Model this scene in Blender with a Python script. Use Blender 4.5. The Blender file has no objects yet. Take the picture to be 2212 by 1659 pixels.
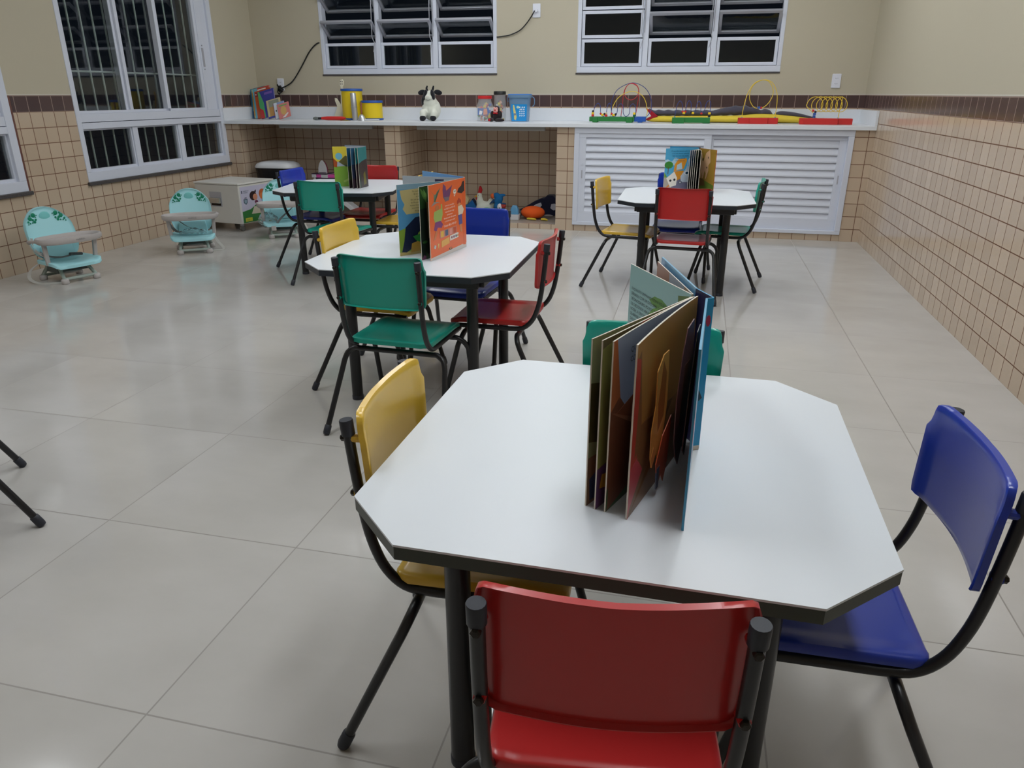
import bpy, bmesh, math, random
from math import sin, cos, pi, radians
from mathutils import Vector, Matrix
random.seed(7)
SC = bpy.context.scene
COL = SC.collection

# ------------------------------------------------------------------ camera
cam_d = bpy.data.cameras.new('camera'); cam = bpy.data.objects.new('camera', cam_d); COL.objects.link(cam)
YAW, PITCH, ROLL = -0.2375851, 0.3753859, 0.000248
fwd = Vector((sin(YAW)*cos(PITCH), cos(YAW)*cos(PITCH), -sin(PITCH)))
rgt = Vector((cos(YAW), -sin(YAW), 0)); upv = rgt.cross(fwd)
rot = Matrix((rgt, upv, -fwd)).transposed()
cam.matrix_world = Matrix.Translation((-1.36146, -7.39997, 1.168878)) @ rot.to_4x4()
cam_d.sensor_width = 36.0; cam_d.lens = 36.0*1593.986/2212.0; cam_d.clip_start = 0.02
SC.camera = cam
SC.view_settings.view_transform = 'Standard'; SC.view_settings.look = 'None'
SC.view_settings.exposure = 0.0; SC.view_settings.gamma = 1.0
SC.view_settings.use_curve_mapping = False
LAMP = 16.2           # strength of the ceiling lamp diffusers
# ------------------------------------------------------------------ night sky outside
W = bpy.data.worlds.new('night'); SC.world = W; W.use_nodes = True
W.node_tree.nodes['Background'].inputs[0].default_value = (0.25, 0.35, 0.55, 1)
W.node_tree.nodes['Background'].inputs[1].default_value = 0.012

# ------------------------------------------------------------------ materials
def lin(c):
    c = c/255.0
    return c/12.92 if c <= 0.04045 else ((c+0.055)/1.055)**2.4
def L3(c): return (lin(c[0]), lin(c[1]), lin(c[2]), 1)
MATS = {}
def mat(name, rgb, rough=0.5, metal=0.0, coat=0.0, trans=0.0, alpha=1.0, noise=0.0, nscale=30, bump=0.0, spec=0.5, ior=1.45, sheen=0.0):
    if name in MATS: return MATS[name]
    m = bpy.data.materials.new(name); m.use_nodes = True
    nt = m.node_tree; b = nt.nodes['Principled BSDF']
    b.inputs['Base Color'].default_value = L3(rgb); b.inputs['Roughness'].default_value = rough
    b.inputs['Metallic'].default_value = metal; b.inputs['Coat Weight'].default_value = coat
    b.inputs['Coat Roughness'].default_value = 0.15
    b.inputs['Transmission Weight'].default_value = trans; b.inputs['Alpha'].default_value = alpha
    b.inputs['Specular IOR Level'].default_value = spec; b.inputs['IOR'].default_value = ior
    b.inputs['Sheen Weight'].default_value = sheen
    if noise or bump:
        tc = nt.nodes.new('ShaderNodeTexCoord'); n = nt.nodes.new('ShaderNodeTexNoise')
        n.inputs['Scale'].default_value = nscale; n.inputs['Detail'].default_value = 4
        nt.links.new(tc.outputs['Object'], n.inputs['Vector'])
        if noise:
            r = nt.nodes.new('ShaderNodeMapRange'); r.inputs['To Min'].default_value = 1-noise; r.inputs['To Max'].default_value = 1+noise
            nt.links.new(n.outputs['Fac'], r.inputs['Value'])
            mx = nt.nodes.new('ShaderNodeVectorMath'); mx.operation = 'SCALE'
            mx.inputs[0].default_value = L3(rgb)[:3]; nt.links.new(r.outputs['Result'], mx.inputs['Scale'])
            nt.links.new(mx.outputs[0], b.inputs['Base Color'])
        if bump:
            bp = nt.nodes.new('ShaderNodeBump'); bp.inputs['Strength'].default_value = bump; bp.inputs['Distance'].default_value = 0.002
            nt.links.new(n.outputs['Fac'], bp.inputs['Height']); nt.links.new(bp.outputs['Normal'], b.inputs['Normal'])
    MATS[name] = m; return m

class NT:
    """small helper to write node maths"""
    def __init__(s, m): s.t = m.node_tree
    def m(s, op, a, b=None, c=None):
        n = s.t.nodes.new('ShaderNodeMath'); n.operation = op
        for i, v in enumerate((a, b, c)):
            if v is None: continue
            if isinstance(v, (int, float)): n.inputs[i].default_value = v
            else: s.t.links.new(v, n.inputs[i])
        return n.outputs[0]
    def mix(s, f, a, b):
        n = s.t.nodes.new('ShaderNodeMix'); n.data_type = 'RGBA'
        for sock, v in ((n.inputs[0], f), (n.inputs[6], a), (n.inputs[7], b)):
            if isinstance(v, (int, float)): sock.default_value = v
            elif isinstance(v, tuple): sock.default_value = v
            else: s.t.links.new(v, sock)
        return n.outputs[2]

Z0, TP = 0.1029, 0.105
def wall_material(name, painted=True, band=True):
    m = bpy.data.materials.new(name); m.use_nodes = True; t = m.node_tree; N = NT(m)
    b = t.nodes['Principled BSDF']
    tc = t.nodes.new('ShaderNodeTexCoord'); sp = t.nodes.new('ShaderNodeSeparateXYZ'); t.links.new(tc.outputs['Object'], sp.inputs[0])
    ge = t.nodes.new('ShaderNodeNewGeometry'); sn = t.nodes.new('ShaderNodeSeparateXYZ'); t.links.new(ge.outputs['Normal'], sn.inputs[0])
    isx = N.m('GREATER_THAN', N.m('ABSOLUTE', sn.outputs[0]), 0.5)
    u = N.m('ADD', N.m('MULTIPLY', isx, sp.outputs[1]), N.m('MULTIPLY', N.m('SUBTRACT', 1, isx), sp.outputs[0]))
    v = N.m('SUBTRACT', sp.outputs[2], Z0)
    uu = N.m('DIVIDE', u, TP); vv = N.m('DIVIDE', v, TP)
    def grout(w, hw):
        d = N.m('ABSOLUTE', N.m('SUBTRACT', N.m('FRACT', N.m('ADD', w, 0.5)), 0.5))
        return N.m('LESS_THAN', d, hw)
    g = N.m('MAXIMUM', grout(uu, 0.024), grout(vv, 0.024))
    wn = t.nodes.new('ShaderNodeTexWhiteNoise'); wn.noise_dimensions = '2D'
    cb = t.nodes.new('ShaderNodeCombineXYZ'); t.links.new(N.m('FLOOR', uu), cb.inputs[0]); t.links.new(N.m('FLOOR', vv), cb.inputs[1])
    t.links.new(cb.outputs[0], wn.inputs['Vector'])
    tan = N.mix(wn.outputs['Value'], L3((192, 172, 150)), L3((202, 182, 160)))
    brown = N.mix(wn.outputs['Value'], L3((80, 63, 62)), L3((92, 73, 70)))
    isband = N.m('MULTIPLY', N.m('GREATER_THAN', vv, 9.0), N.m('LESS_THAN', vv, 10.03))
    tile = N.mix(isband, tan, brown)
    gc = N.mix(isband, L3((112, 76, 54)), L3((150, 128, 118)))
    c = N.mix(g, tile, gc)
    ru = N.m('ADD', N.m('MULTIPLY', g, 0.5), 0.16)
    bumpin = g
    if painted:
        isp = N.m('GREATER_THAN', vv, 10.03); caulk = N.m('MULTIPLY', isp, N.m('LESS_THAN', vv, 10.10))
        c = N.mix(isp, c, L3((189, 181, 160))); c = N.mix(caulk, c, L3((205, 200, 188)))
        ru = N.m('ADD', N.m('MULTIPLY', isp, 0.55), N.m('MULTIPLY', N.m('SUBTRACT', 1, isp), ru))
        bumpin = N.m('MULTIPLY', g, N.m('SUBTRACT', 1, isp))
    t.links.new(c, b.inputs['Base Color']); t.links.new(ru, b.inputs['Roughness'])
    bp = t.nodes.new('ShaderNodeBump'); bp.invert = True; bp.inputs['Strength'].default_value = 0.5; bp.inputs['Distance'].default_value = 0.002
    t.links.new(bumpin, bp.inputs['Height']); t.links.new(bp.outputs['Normal'], b.inputs['Normal'])
    return m
M_WALL = wall_material('painted_wall_with_tile_dado')
M_TILE = wall_material('tan_wall_tile', painted=False)

def floor_material():
    m = bpy.data.materials.new('porcelain_floor'); m.use_nodes = True; t = m.node_tree; N = NT(m); b = t.nodes['Principled BSDF']
    tc = t.nodes.new('ShaderNodeTexCoord'); sp = t.nodes.new('ShaderNodeSeparateXYZ'); t.links.new(tc.outputs['Object'], sp.inputs[0])
    S = 0.6052
    uu = N.m('DIVIDE', N.m('ADD', sp.outputs[0], 0.5337), S); vv = N.m('DIVIDE', N.m('ADD', sp.outputs[1], 4.0421), S)
    def gr(w):
        d = N.m('ABSOLUTE', N.m('SUBTRACT', N.m('FRACT', N.m('ADD', w, 0.5)), 0.5)); return N.m('LESS_THAN', d, 0.0032)
    g = N.m('MAXIMUM', gr(uu), gr(vv))
    wn = t.nodes.new('ShaderNodeTexWhiteNoise'); wn.noise_dimensions = '2D'
    cb = t.nodes.new('ShaderNodeCombineXYZ'); t.links.new(N.m('FLOOR', uu), cb.inputs[0]); t.links.new(N.m('FLOOR', vv), cb.inputs[1]); t.links.new(cb.outputs[0], wn.inputs['Vector'])
    n1 = t.nodes.new('ShaderNodeTexNoise'); n1.noise_dimensions = '4D'; n1.inputs['Scale'].default_value = 2.2; n1.inputs['Detail'].default_value = 6; n1.inputs['Roughness'].default_value = 0.55
    mp = t.nodes.new('ShaderNodeMapping'); mp.inputs['Scale'].default_value = (1.0, 1.7, 1.0); t.links.new(tc.outputs['Object'], mp.inputs[0])
    t.links.new(mp.outputs[0], n1.inputs['Vector']); t.links.new(N.m('MULTIPLY', wn.outputs['Value'], 20), n1.inputs['W'])
    r = t.nodes.new('ShaderNodeMapRange'); r.inputs[1].default_value = 0.3; r.inputs[2].default_value = 0.7; t.links.new(n1.outputs['Fac'], r.inputs[0])
    c = N.mix(r.outputs[0], L3((183, 180, 175)), L3((195, 192, 188)))
    c = N.mix(g, c, L3((150, 145, 140)))
    t.links.new(c, b.inputs['Base Color'])
    t.links.new(N.m('ADD', N.m('MULTIPLY', g, 0.4), N.m('ADD', N.m('MULTIPLY', r.outputs[0], 0.04), 0.10)), b.inputs['Roughness'])
    bp = t.nodes.new('ShaderNodeBump'); bp.invert = True; bp.inputs['Strength'].default_value = 0.4; bp.inputs['Distance'].default_value = 0.001
    t.links.new(g, bp.inputs['Height']); t.links.new(bp.outputs['Normal'], b.inputs['Normal'])
    return m
M_FLOOR = floor_material()
M_CEIL = mat('ceiling_paint', (225, 224, 218), 0.8, bump=0.1, nscale=60)
M_ALU = mat('white_aluminium', (212, 217, 230), 0.35, noise=0.01)
M_ALUG = mat('grey_aluminium_sash', (178, 180, 190), 0.3, metal=0.3, noise=0.02)
M_GLASS = mat('window_glass', (235, 240, 238), 0.02, trans=1.0, ior=1.45)
M_STONE = mat('dark_granite_sill', (78, 74, 74), 0.35, noise=0.5, nscale=120)
M_COUNTER = mat('white_counter', (226, 230, 236), 0.3, noise=0.01)
M_STEEL = mat('black_painted_steel', (27, 28, 32), 0.38, coat=0.2, noise=0.1, nscale=60)
M_CAP = mat('black_plastic_cap', (44, 47, 56), 0.45, bump=0.05)
M_BOLT = mat('bolt_steel', (52, 48, 44), 0.35, metal=0.7)
M_TOP = mat('white_laminate', (222, 227, 233), 0.36, noise=0.006, nscale=4)
M_EDGE = mat('dark_edge_band', (56, 62, 52), 0.4, noise=0.05)
M_EDGEB = mat('black_edge_band', (38, 44, 52), 0.4, noise=0.05)
def plast(name, rgb): return mat(name, rgb, 0.3, coat=0.25, bump=0.03, nscale=200)
M_RED = plast('red_plastic', (186, 42, 42)); M_TEAL = plast('teal_plastic', (26, 156, 138))
M_YEL = plast('yellow_plastic', (226, 184, 64)); M_BLU = plast('blue_plastic', (32, 58, 166))

# ------------------------------------------------------------------ mesh helpers
class MB:
    def __init__(s): s.v = []; s.f = []; s.mi = []; s.mats = []
    def slot(s, m):
        if m not in s.mats: s.mats.append(m)
        return s.mats.index(m)
    def add(s, vs, fs, m=None):
        o = len(s.v); s.v += [tuple(p) for p in vs]; k = s.slot(m) if m else 0
        for f in fs: s.f.append(tuple(i+o for i in f)); s.mi.append(k)
        return s
    def box(s, a, b, m=None, M=None):
        x0, x1 = sorted((a[0], b[0])); y0, y1 = sorted((a[1], b[1])); z0, z1 = sorted((a[2], b[2]))
        vs = [Vector(p) for p in ((x0,y0,z0),(x1,y0,z0),(x1,y1,z0),(x0,y1,z0),(x0,y0,z1),(x1,y0,z1),(x1,y1,z1),(x0,y1,z1))]
        if M: vs = [M @ p for p in vs]
        return s.add(vs, [(0,3,2,1),(4,5,6,7),(0,1,5,4),(1,2,6,5),(2,3,7,6),(3,0,4,7)], m)
    def tube(s, pts, r, n=12, m=None, cap=True, smooth=0):
        pts = [Vector(p) for p in pts]
        if smooth: pts = catmull(pts, smooth)
        rr = r if isinstance(r, (list, tuple)) else [r]*len(pts)
        if len(rr) != len(pts): rr = [rr[0] + (rr[-1]-rr[0])*i/(len(pts)-1) for i in range(len(pts))]
        rings = []; up = None
        for i, p in enumerate(pts):
            d = (pts[min(i+1, len(pts)-1)] - pts[max(i-1, 0)]).normalized()
            if up is None:
                up = Vector((0, 0, 1)) if abs(d.z) < 0.9 else Vector((1, 0, 0))
            a = d.cross(up).normalized(); up = a.cross(d).normalized()
            rings.append([p + rr[i]*(cos(2*pi*k/n)*a + sin(2*pi*k/n)*up) for k in range(n)])
        return s.loft(rings, m, cap)
    def loft(s, rings, m=None, cap=True, closed=True):
        n = len(rings[0]); vs = [p for r in rings for p in r]; fs = []
        for i in range(len(rings)-1):
            for k in range(n if closed else n-1):
                k2 = (k+1) % n; fs.append((i*n+k, i*n+k2, (i+1)*n+k2, (i+1)*n+k))
        if cap: fs.append(tuple(range(n-1, -1, -1))); fs.append(tuple((len(rings)-1)*n+k for k in range(n)))
        return s.add(vs, fs, m)
    def lathe(s, prof, c=(0,0,0), n=24, m=None, M=None, cap=True):
        rings = []
        for r, z in prof:
            ring = [Vector((r*cos(2*pi*k/n), r*sin(2*pi*k/n), z)) for k in range(n)]
            if M: ring = [M @ p for p in ring]
            rings.append([p + Vector(c) for p in ring])
        return s.loft(rings, m, cap)
    def ell(s, c, r, m=None, M=None, n=16, k=10):
        vs = []; fs = []; c = Vector(c)
        for j in range(1, k):
            a = pi*j/k
            for i in range(n):
                p = Vector((r[0]*sin(a)*cos(2*pi*i/n), r[1]*sin(a)*sin(2*pi*i/n), r[2]*cos(a)))
                vs.append((M @ p if M else p) + c)
        t = Vector((0, 0, r[2])); b = -t
        vs.append((M @ t if M else t)+c); vs.append((M @ b if M else b)+c); T = len(vs)-2; B = T+1
        for j in range(k-2):
            for i in range(n): fs.append((j*n+i, (j+1)*n+i, (j+1)*n+(i+1) % n, j*n+(i+1) % n))
        for i in range(n):
            fs.append((T, i, (i+1) % n)); fs.append((B, (k-2)*n+(i+1) % n, (k-2)*n+i))
        return s.add(vs, fs, m)
    def prism(s, poly, fn, d0, d1, m=None):
        """extrude polygon poly [(a,b)] between depths d0,d1 through fn(a,b,d)->xyz"""
        n = len(poly)
        vs = [fn(a, b, d0) for a, b in poly] + [fn(a, b, d1) for a, b in poly]
        fs = [tuple(range(n-1, -1, -1)), tuple(range(n, 2*n))] + [(i, (i+1) % n, n+(i+1) % n, n+i) for i in range(n)]
        return s.add(vs, fs, m)
    def build(s, name, m=None, parent=None, smooth=35, bevel=0, remesh=0, sub=0, loc=None, rotz=None, rot=None):
        me = bpy.data.meshes.new(name); me.from_pydata([tuple(p) for p in s.v], [], s.f)
        ms = s.mats if s.mats else [m]
        for x in ms: me.materials.append(x)
        if s.mats:
            for p, i in zip(me.polygons, s.mi): p.material_index = i
        bm = bmesh.new(); bm.from_mesh(me); bmesh.ops.recalc_face_normals(bm, faces=bm.faces); bm.to_mesh(me); bm.free()
        if smooth:
            for p in me.polygons: p.use_smooth = True
            me.set_sharp_from_angle(angle=radians(smooth))
        o = bpy.data.objects.new(name, me); COL.objects.link(o)
        if parent: o.parent = parent
        if loc: o.location = loc
        if rotz is not None: o.rotation_euler = (0, 0, rotz)
        if rot is not None: o.rotation_euler = rot
        if remesh:
            r = o.modifiers.new('fuse', 'REMESH'); r.mode = 'VOXEL'; r.voxel_size = remesh; r.use_smooth_shade = True
            q = o.modifiers.new('soft', 'SMOOTH'); q.factor = 0.5; q.iterations = 6
        if bevel:
            b = o.modifiers.new('edge', 'BEVEL'); b.width = bevel; b.segments = 2; b.limit_method = 'ANGLE'; b.angle_limit = radians(40)
        if sub:
            b = o.modifiers.new('sub', 'SUBSURF'); b.levels = sub; b.render_levels = sub
        return o
def catmull(P, k):
    out = []
    for i in range(len(P)-1):
        p0 = P[max(i-1, 0)]; p1 = P[i]; p2 = P[i+1]; p3 = P[min(i+2, len(P)-1)]
        for j in range(k):
            t = j/k
            out.append(0.5*((2*p1)+(p2-p0)*t+(2*p0-5*p1+4*p2-p3)*t*t+(3*p1-p0-3*p2+p3)*t**3))
    out.append(P[-1]); return out
def tag(o, label, cat, group=None, kind=None):
    o['label'] = label; o['category'] = cat
    if group: o['group'] = group
    if kind: o['kind'] = kind
    return o
def empty(name, loc, rz=0, label=None, cat=None, group=None):
    o = bpy.data.objects.new(name, None); COL.objects.link(o); o.location = loc; o.rotation_euler = (0, 0, rz); o.empty_display_size = 0.1
    if label: tag(o, label, cat, group)
    return o
def struct(o): o['kind'] = 'structure'; return o
KIDS = {}
def copy_tree(o, parent=None):
    c = o.copy(); COL.objects.link(c)
    if parent: c.parent = parent
    for ch in [x for x in o.children]: copy_tree(ch, c)
    return c
def text_geo(txt, size, align='LEFT'):
    cu = bpy.data.curves.new('t', 'FONT'); cu.body = txt; cu.size = size; cu.align_x = align; cu.resolution_u = 2
    ob = bpy.data.objects.new('t', cu); me = bpy.data.meshes.new_from_object(ob)
    vs = [(v.co.x, v.co.y) for v in me.vertices]; fs = [tuple(p.vertices) for p in me.polygons]
    bpy.data.objects.remove(ob); bpy.data.curves.remove(cu); bpy.data.meshes.remove(me)
    return vs, fs
def circ(a, b, r, n=14, ry=None): return [(a+r*cos(2*pi*i/n), b+(ry or r)*sin(2*pi*i/n)) for i in range(n)]

# ------------------------------------------------------------------ room shell
XL, YF, HC = -5.87, -9.2, 2.95
TH = 0.14
struct(MB().box((XL-.3, YF-.3, -.12), (.3, .3, 0)).build('floor', M_FLOOR, smooth=0))
struct(MB().box((XL-.3, YF-.3, HC), (.3, .3, HC+.12)).build('ceiling', M_CEIL, smooth=0))
# right wall: plane x=0
oy = -3.0281
struct(MB().box((0, YF-oy, 0), (TH, TH-oy, HC)).build('wall_right', M_WALL, smooth=0, loc=(0, oy, 0)))
struct(MB().box((XL-TH, -TH, 0), (TH, 0, HC)).build('wall_front', M_WALL, smooth=0, loc=(0, YF, 0)))
# back wall with two window openings
W1 = (-5.11, -3.30); W2 = (-2.535, -0.73); WZ = (1.345, 2.42)
ox = -0.0467
wb = MB()
for x0, x1, z0, z1 in ((XL-TH, W1[0], 0, HC), (W1[1], W2[0], 0, HC), (W2[1], 0, 0, HC),
                       (W1[0], W1[1], 0, WZ[0]), (W1[0], W1[1], WZ[1], HC), (W2[0], W2[1], 0, WZ[0]), (W2[0], W2[1], WZ[1], HC)):
    wb.box((x0-ox, 0, z0), (x1-ox, TH, z1))
struct(wb.build('wall_back', M_WALL, smooth=0, loc=(ox, 0, 0)))
# left wall with two tall windows
LA = (-2.515, -0.66); LB = (-4.93, -3.07); LZ = (0.535, 2.45)
oy = -3.0207
wl = MB()
for y0, y1, z0, z1 in ((LA[1], 0, 0, HC), (LB[1], LA[0], 0, HC), (YF, LB[0], 0, HC),
                       (LA[0], LA[1], 0, LZ[0]), (LA[0], LA[1], LZ[1], HC), (LB[0], LB[1], 0, LZ[0]), (LB[0], LB[1], LZ[1], HC)):
    wl.box((-TH, y0-oy, z0), (0, y1-oy, z1))
struct(wl.build('wall_left', M_WALL, smooth=0, loc=(XL, oy, 0)))
# brown tile edging beside the left windows, below the paint
M_TRIM = mat('brown_edge_trim', (112, 76, 68), 0.3, noise=0.05)
for i, (y, ) in enumerate(((LA[1]+.0,), (LB[1]+.0,))):
    struct(MB().box((XL-.02, y-.001, LZ[0]-.02), (XL+.004, y+.016, 1.153)).build('trim_%d' % (i+1), M_TRIM))

# ------------------------------------------------------------------ left windows (fixed lights below, sliding lights above, grille outside)
def left_window(name, y0, y1, ym, yu):
    w = empty(name, (XL, y0, LZ[0])); struct(w)
    L = y1-y0; z0 = 0.0; z1 = LZ[1]-LZ[0]; zm0, zm1 = 0.38, 0.49
    d0, d1 = -.075, .006
    fr = MB()
    for a, b in (((d0, 0, z0), (d1, L, z0+.07)), ((d0, 0, z1-.06), (d1, L, z1)), ((d0, 0, z0+.07), (d1, .045, z1-.06)), ((d0, L-.06, z0+.07), (d1, L, z1-.06)), ((d0, .045, zm0), (d1, L-.06, zm0+.045)), ((d0, .045, zm0+.049), (d1-.004, L-.06, zm1))):
        fr.box(a, b)
    fr.build('window_frame', M_ALU, w, smooth=0, bevel=.003)
    mu = MB()
    for y in ym: mu.box((d0+.01, y-.03, z0+.07), (d1-.012, y+.03, zm0))
    mu.build('lower_mullion', M_ALU, w, smooth=0, bevel=.002)
    ed = [.045]+list(ym)+[L-.06]
    for i in range(3):
        a = ed[i]+(.03 if i else 0); b = ed[i+1]-(.03 if i < 2 else 0)
        s = MB()
        for p, q in (((-.055, a, z0+.07), (-.018, b, z0+.09)), ((-.055, a, zm0-.012), (-.018, b, zm0)), ((-.055, a, z0+.09), (-.018, a+.012, zm0-.012)), ((-.055, b-.012, z0+.09), (-.018, b, zm0-.012))): s.box(p, q)
        s.build('glazing_bead', M_ALU, w, smooth=0)
        MB().box((-.042, a+.01, z0+.088), (-.036, b-.01, zm0-.01)).build('pane', M_GLASS, w, smooth=0)
    # sliding sashes
    ed = [.045]+list(yu)+[L-.255]
    for i in range(3):
        a = ed[i]; b = ed[i+1]; dx = -.02*(i % 2)
        s = MB(); st = .03
        for p, q in (((-.06+dx, a, zm1), (-.01+dx, b+st, zm1+.02)), ((-.06+dx, a, z1-.09), (-.01+dx, b+st, z1-.06)), ((-.06+dx, a-(.03 if i else 0), zm1+.02), (-.01+dx, a+.012, z1-.09)), ((-.06+dx, b-.005, zm1+.02), (-.01+dx, b+st, z1-.09))): s.box(p, q)
        sa = s.build('sliding_sash', M_ALU, w, smooth=0, bevel=.002)
        MB().box((-.04+dx, a+.008, zm1+.015), (-.035+dx, b, z1-.085)).build('pane', M_GLASS, sa, smooth=0)
    jb = MB().box((-.06, L-.225, zm1), (-.004, L-.16, z1-.06)).box((-.055, L-.157, zm1), (-.014, L-.06, z1-.06))
    j = jb.build('side_stile', M_ALU, w, smooth=0, bevel=.003)
    lk = MB().box((-.006, L-.205, .86), (.001, L-.18, 1.02)).tube([(-.006, L-.192, .84), (.002, L-.192, .84)], .006).tube([(-.006, L-.192, 1.04), (.002, L-.192, 1.04)], .006)
    lk.build('latch', M_ALUG, w)
    # grille of rods outside the glass
    g = MB(); n = int(L/.118)
    for i in range(1, n): g.tube([(-.125, i*L/n, .02), (-.125, i*L/n, z1-.02)], .0075, 8)
    g.tube([(-.125, .01, .79), (-.125, L-.01, .79)], .0075, 8); g.tube([(-.125, .01, .05), (-.125, L-.01, .05)], .0075, 8); g.tube([(-.125, .01, z1-.05), (-.125, L-.01, z1-.05)], .0075, 8)
    g.build('grille', mat('grille_paint', (205, 215, 212), .35), w)
    MB().box((-.14, -.012, -.025), (.022, L+.02, 0)).build('window_sill', M_STONE, w, smooth=0, bevel=.003)
left_window('window_1', LA[0], LA[1], (LA[0]*-1-1.903, LA[0]*-1-1.326), (.612, 1.10))
left_window('window_2', LB[0], LB[1], (.62, 1.22), (.612, 1.10))

# ------------------------------------------------------------------ back awning windows
def back_window(name, x0, x1, cols, tilt, closed):
    w = empty(name, (x0, 0, WZ[0])); struct(w); L = x1-x0; z1 = WZ[1]-WZ[0]
    fr = MB(); y0, y1 = -.004, .08
    for a, b in (((0, y0, 0), (L, y1, .05)), ((0, y0, z1-.04), (L, y1, z1)), ((0, y0, .05), (.035, y1, z1-.04)), ((L-.035, y0, .05), (L, y1, z1-.04))): fr.box(a, b)
    for c in cols: fr.box((c-.024, y0+.006, .05), (c+.024, y1, z1-.04))
    fr.build('window_frame', M_ALU, w, smooth=0, bevel=.003)
    rows = [.05, .288, .522, .755, z1-.04]
    ed = [.035]+list(cols)+[L-.035]
    for c in range(3):
        a = ed[c]+(.024 if c else 0); b = ed[c+1]-(.024 if c < 2 else 0)
        for r in range(4):
            h = rows[r+1]-rows[r]; zc = (rows[r]+rows[r+1])/2; ww = b-a
            s = MB(); t = .026; hh = h/2-.004; hw = ww/2-.003
            for p, q in (((-hw, -.012, -hh), (hw, .012, -hh+t)), ((-hw, -.012, hh-t), (hw, .012, hh)), ((-hw, -.012, -hh+t), (-hw+t, .012, hh-t)), ((hw-t, -.012, -hh+t), (hw, .012, hh-t))): s.box(p, q)
            shut = r == 0 or (c in closed)
            o = s.build('awning_sash', M_ALU if shut else M_ALUG, w, smooth=0, bevel=.0015, loc=((a+b)/2, .028, zc), rot=(0 if shut else tilt, 0, 0))
            MB().box((-hw+t-.004, -.002, -hh+t-.004), (hw-t+.004, .002, hh-t+.004)).build('pane', M_GLASS, o, smooth=0)
    for c in cols:
        s = MB().tube([(c-.035, -.018, z1-.2), (c-.035, -.05, .33), (c-.02, -.03, .28), (c-.04, -.02, .2)], .004, 6).tube([(c-.012, -.008, .9), (c-.012, -.008, .33)], .004, 6)
        s.build('stay_rod', M_ALUG, w)
    MB().box((-.008, -.006, -.014), (L+.001, .1, 0)).build('window_sill', M_STONE, w, smooth=0)
back_window('window_3', W1[0], W1[1], (.606, 1.195), radians(52), ())
back_window('window_4', W2[0], W2[1], (.62, 1.22), radians(43), (0,))

# ------------------------------------------------------------------ masonry under the counter
D = -.659; CT = .925; CB = .892
def pier(name, x0, x1, xo):
    return struct(MB().box((x0-xo, D, 0), (x1-xo, 0, CB)).build(name, M_TILE, smooth=0, loc=(xo, 0, 0)))
pier('trim_3', XL, -5.725, -5.80); pier('trim_4', -4.216, -4.060, -4.113); pier('trim_5', -2.586, -2.430, -2.487); pier('trim_6', -.150, 0, -.046)
M_SLABF = mat('niche_floor_slab', (150, 140, 130), .5, noise=.05)
def plinth(name, x0, x1, h):
    o = MB().box((x0, D+.004, 0), (x1, D+.03, h), M_TILE).box((x0, D+.03, 0), (x1, 0, h-.002), M_SLABF)
    return struct(o.build(name, None, smooth=0))
plinth('trim_7', -5.725, -4.216, .045); plinth('trim_8', -4.060, -2.586, .045); plinth('trim_9', -2.430, -.150, .055)

# ------------------------------------------------------------------ counter
ct = MB().box((XL+.001, -.69, CB), (-.001, -.003, CT)).build('countertop', M_COUNTER, smooth=0, bevel=.003)
tag(ct, 'long white countertop running along the whole back wall', 'countertop')
MB().box((XL+.001, -.022, CT), (-.001, -.003, CT+.113)).build('backsplash', M_COUNTER, ct, smooth=0, bevel=.002)
MB().box((-.022, -.69, CT), (-.001, -.022, CT+.113)).build('side_splash', M_COUNTER, ct, smooth=0, bevel=.002)
MB().box((XL+.001, -.69, CT), (XL+.022, -.022, CT+.113)).build('side_splash', M_COUNTER, ct, smooth=0, bevel=.002)
sup = MB().box((-5.3, D+.02, CB-.035), (-4.34, D+.05, CB)).box((-3.9, D+.02, CB-.035), (-2.7, D+.05, CB))
sup.build('support_bar', mat('grey_support_bar', (150, 148, 145), .4), ct, smooth=0)

# louvred cabinet front
lc = empty('louvered_cabinet', (-2.430, D, .055), 0, 'white aluminium cabinet front with two louvred sliding doors under the counter', 'cabinet')
LW = 2.28; LH = .835
fr = MB()
for a, b in (((0, -.012, 0), (LW, .05, .03)), ((0, -.012, LH-.045), (LW, .05, LH)), ((0, -.012, .03), (.045, .05, LH-.045)), ((LW-.045, -.012, .03), (LW, .05, LH-.045))): fr.box(a, b)
fr.build('cabinet_frame', M_ALU, lc, smooth=0, bevel=.003)
def louvre_door(x0, x1, y, hx):
    d = MB(); st = .06
    for a, b in (((x0, y, .03), (x1, y+.022, .11)), ((x0, y, LH-.08), (x1, y+.022, LH-.045)), ((x0, y, .11), (x0+st, y+.022, LH-.08)), ((x1-st, y, .11), (x1, y+.022, LH-.08))): d.box(a, b)
    o = d.build('door', M_ALU, lc, smooth=0, bevel=.002)
    s = MB(); n = 11; z0, z1 = .11, LH-.08; p = (z1-z0)/n
    for i in range(n):
        z = z0+i*p; ya, yb = y+.001, y+.021
        s.prism([(ya, z), (ya, z+.012), (yb-.003, z+p*1.12), (yb, z+p*1.12), (yb, z+.03), (ya+.006, z)], lambda a, b, dd: (dd, a, b), x0+st, x1-st)
    s.build('louvre_blades', M_ALU, o, smooth=0)
    h = MB().box((hx-.011, y-.004, .39), (hx+.011, y, .50)).tube([(hx, y-.004, .365), (hx, y, .365)], .008).tube([(hx, y-.004, .53), (hx, y, .53)], .008)
    h.build('handle', M_ALU, o); MB().box((hx-.005, y-.0055, .41), (hx+.005, y-.0035, .48)).build('handle_recess', M_ALUG, o)
louvre_door(.045, 1.165, -.004, .075); louvre_door(1.125, LW-.045, .022, LW-.075)

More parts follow.
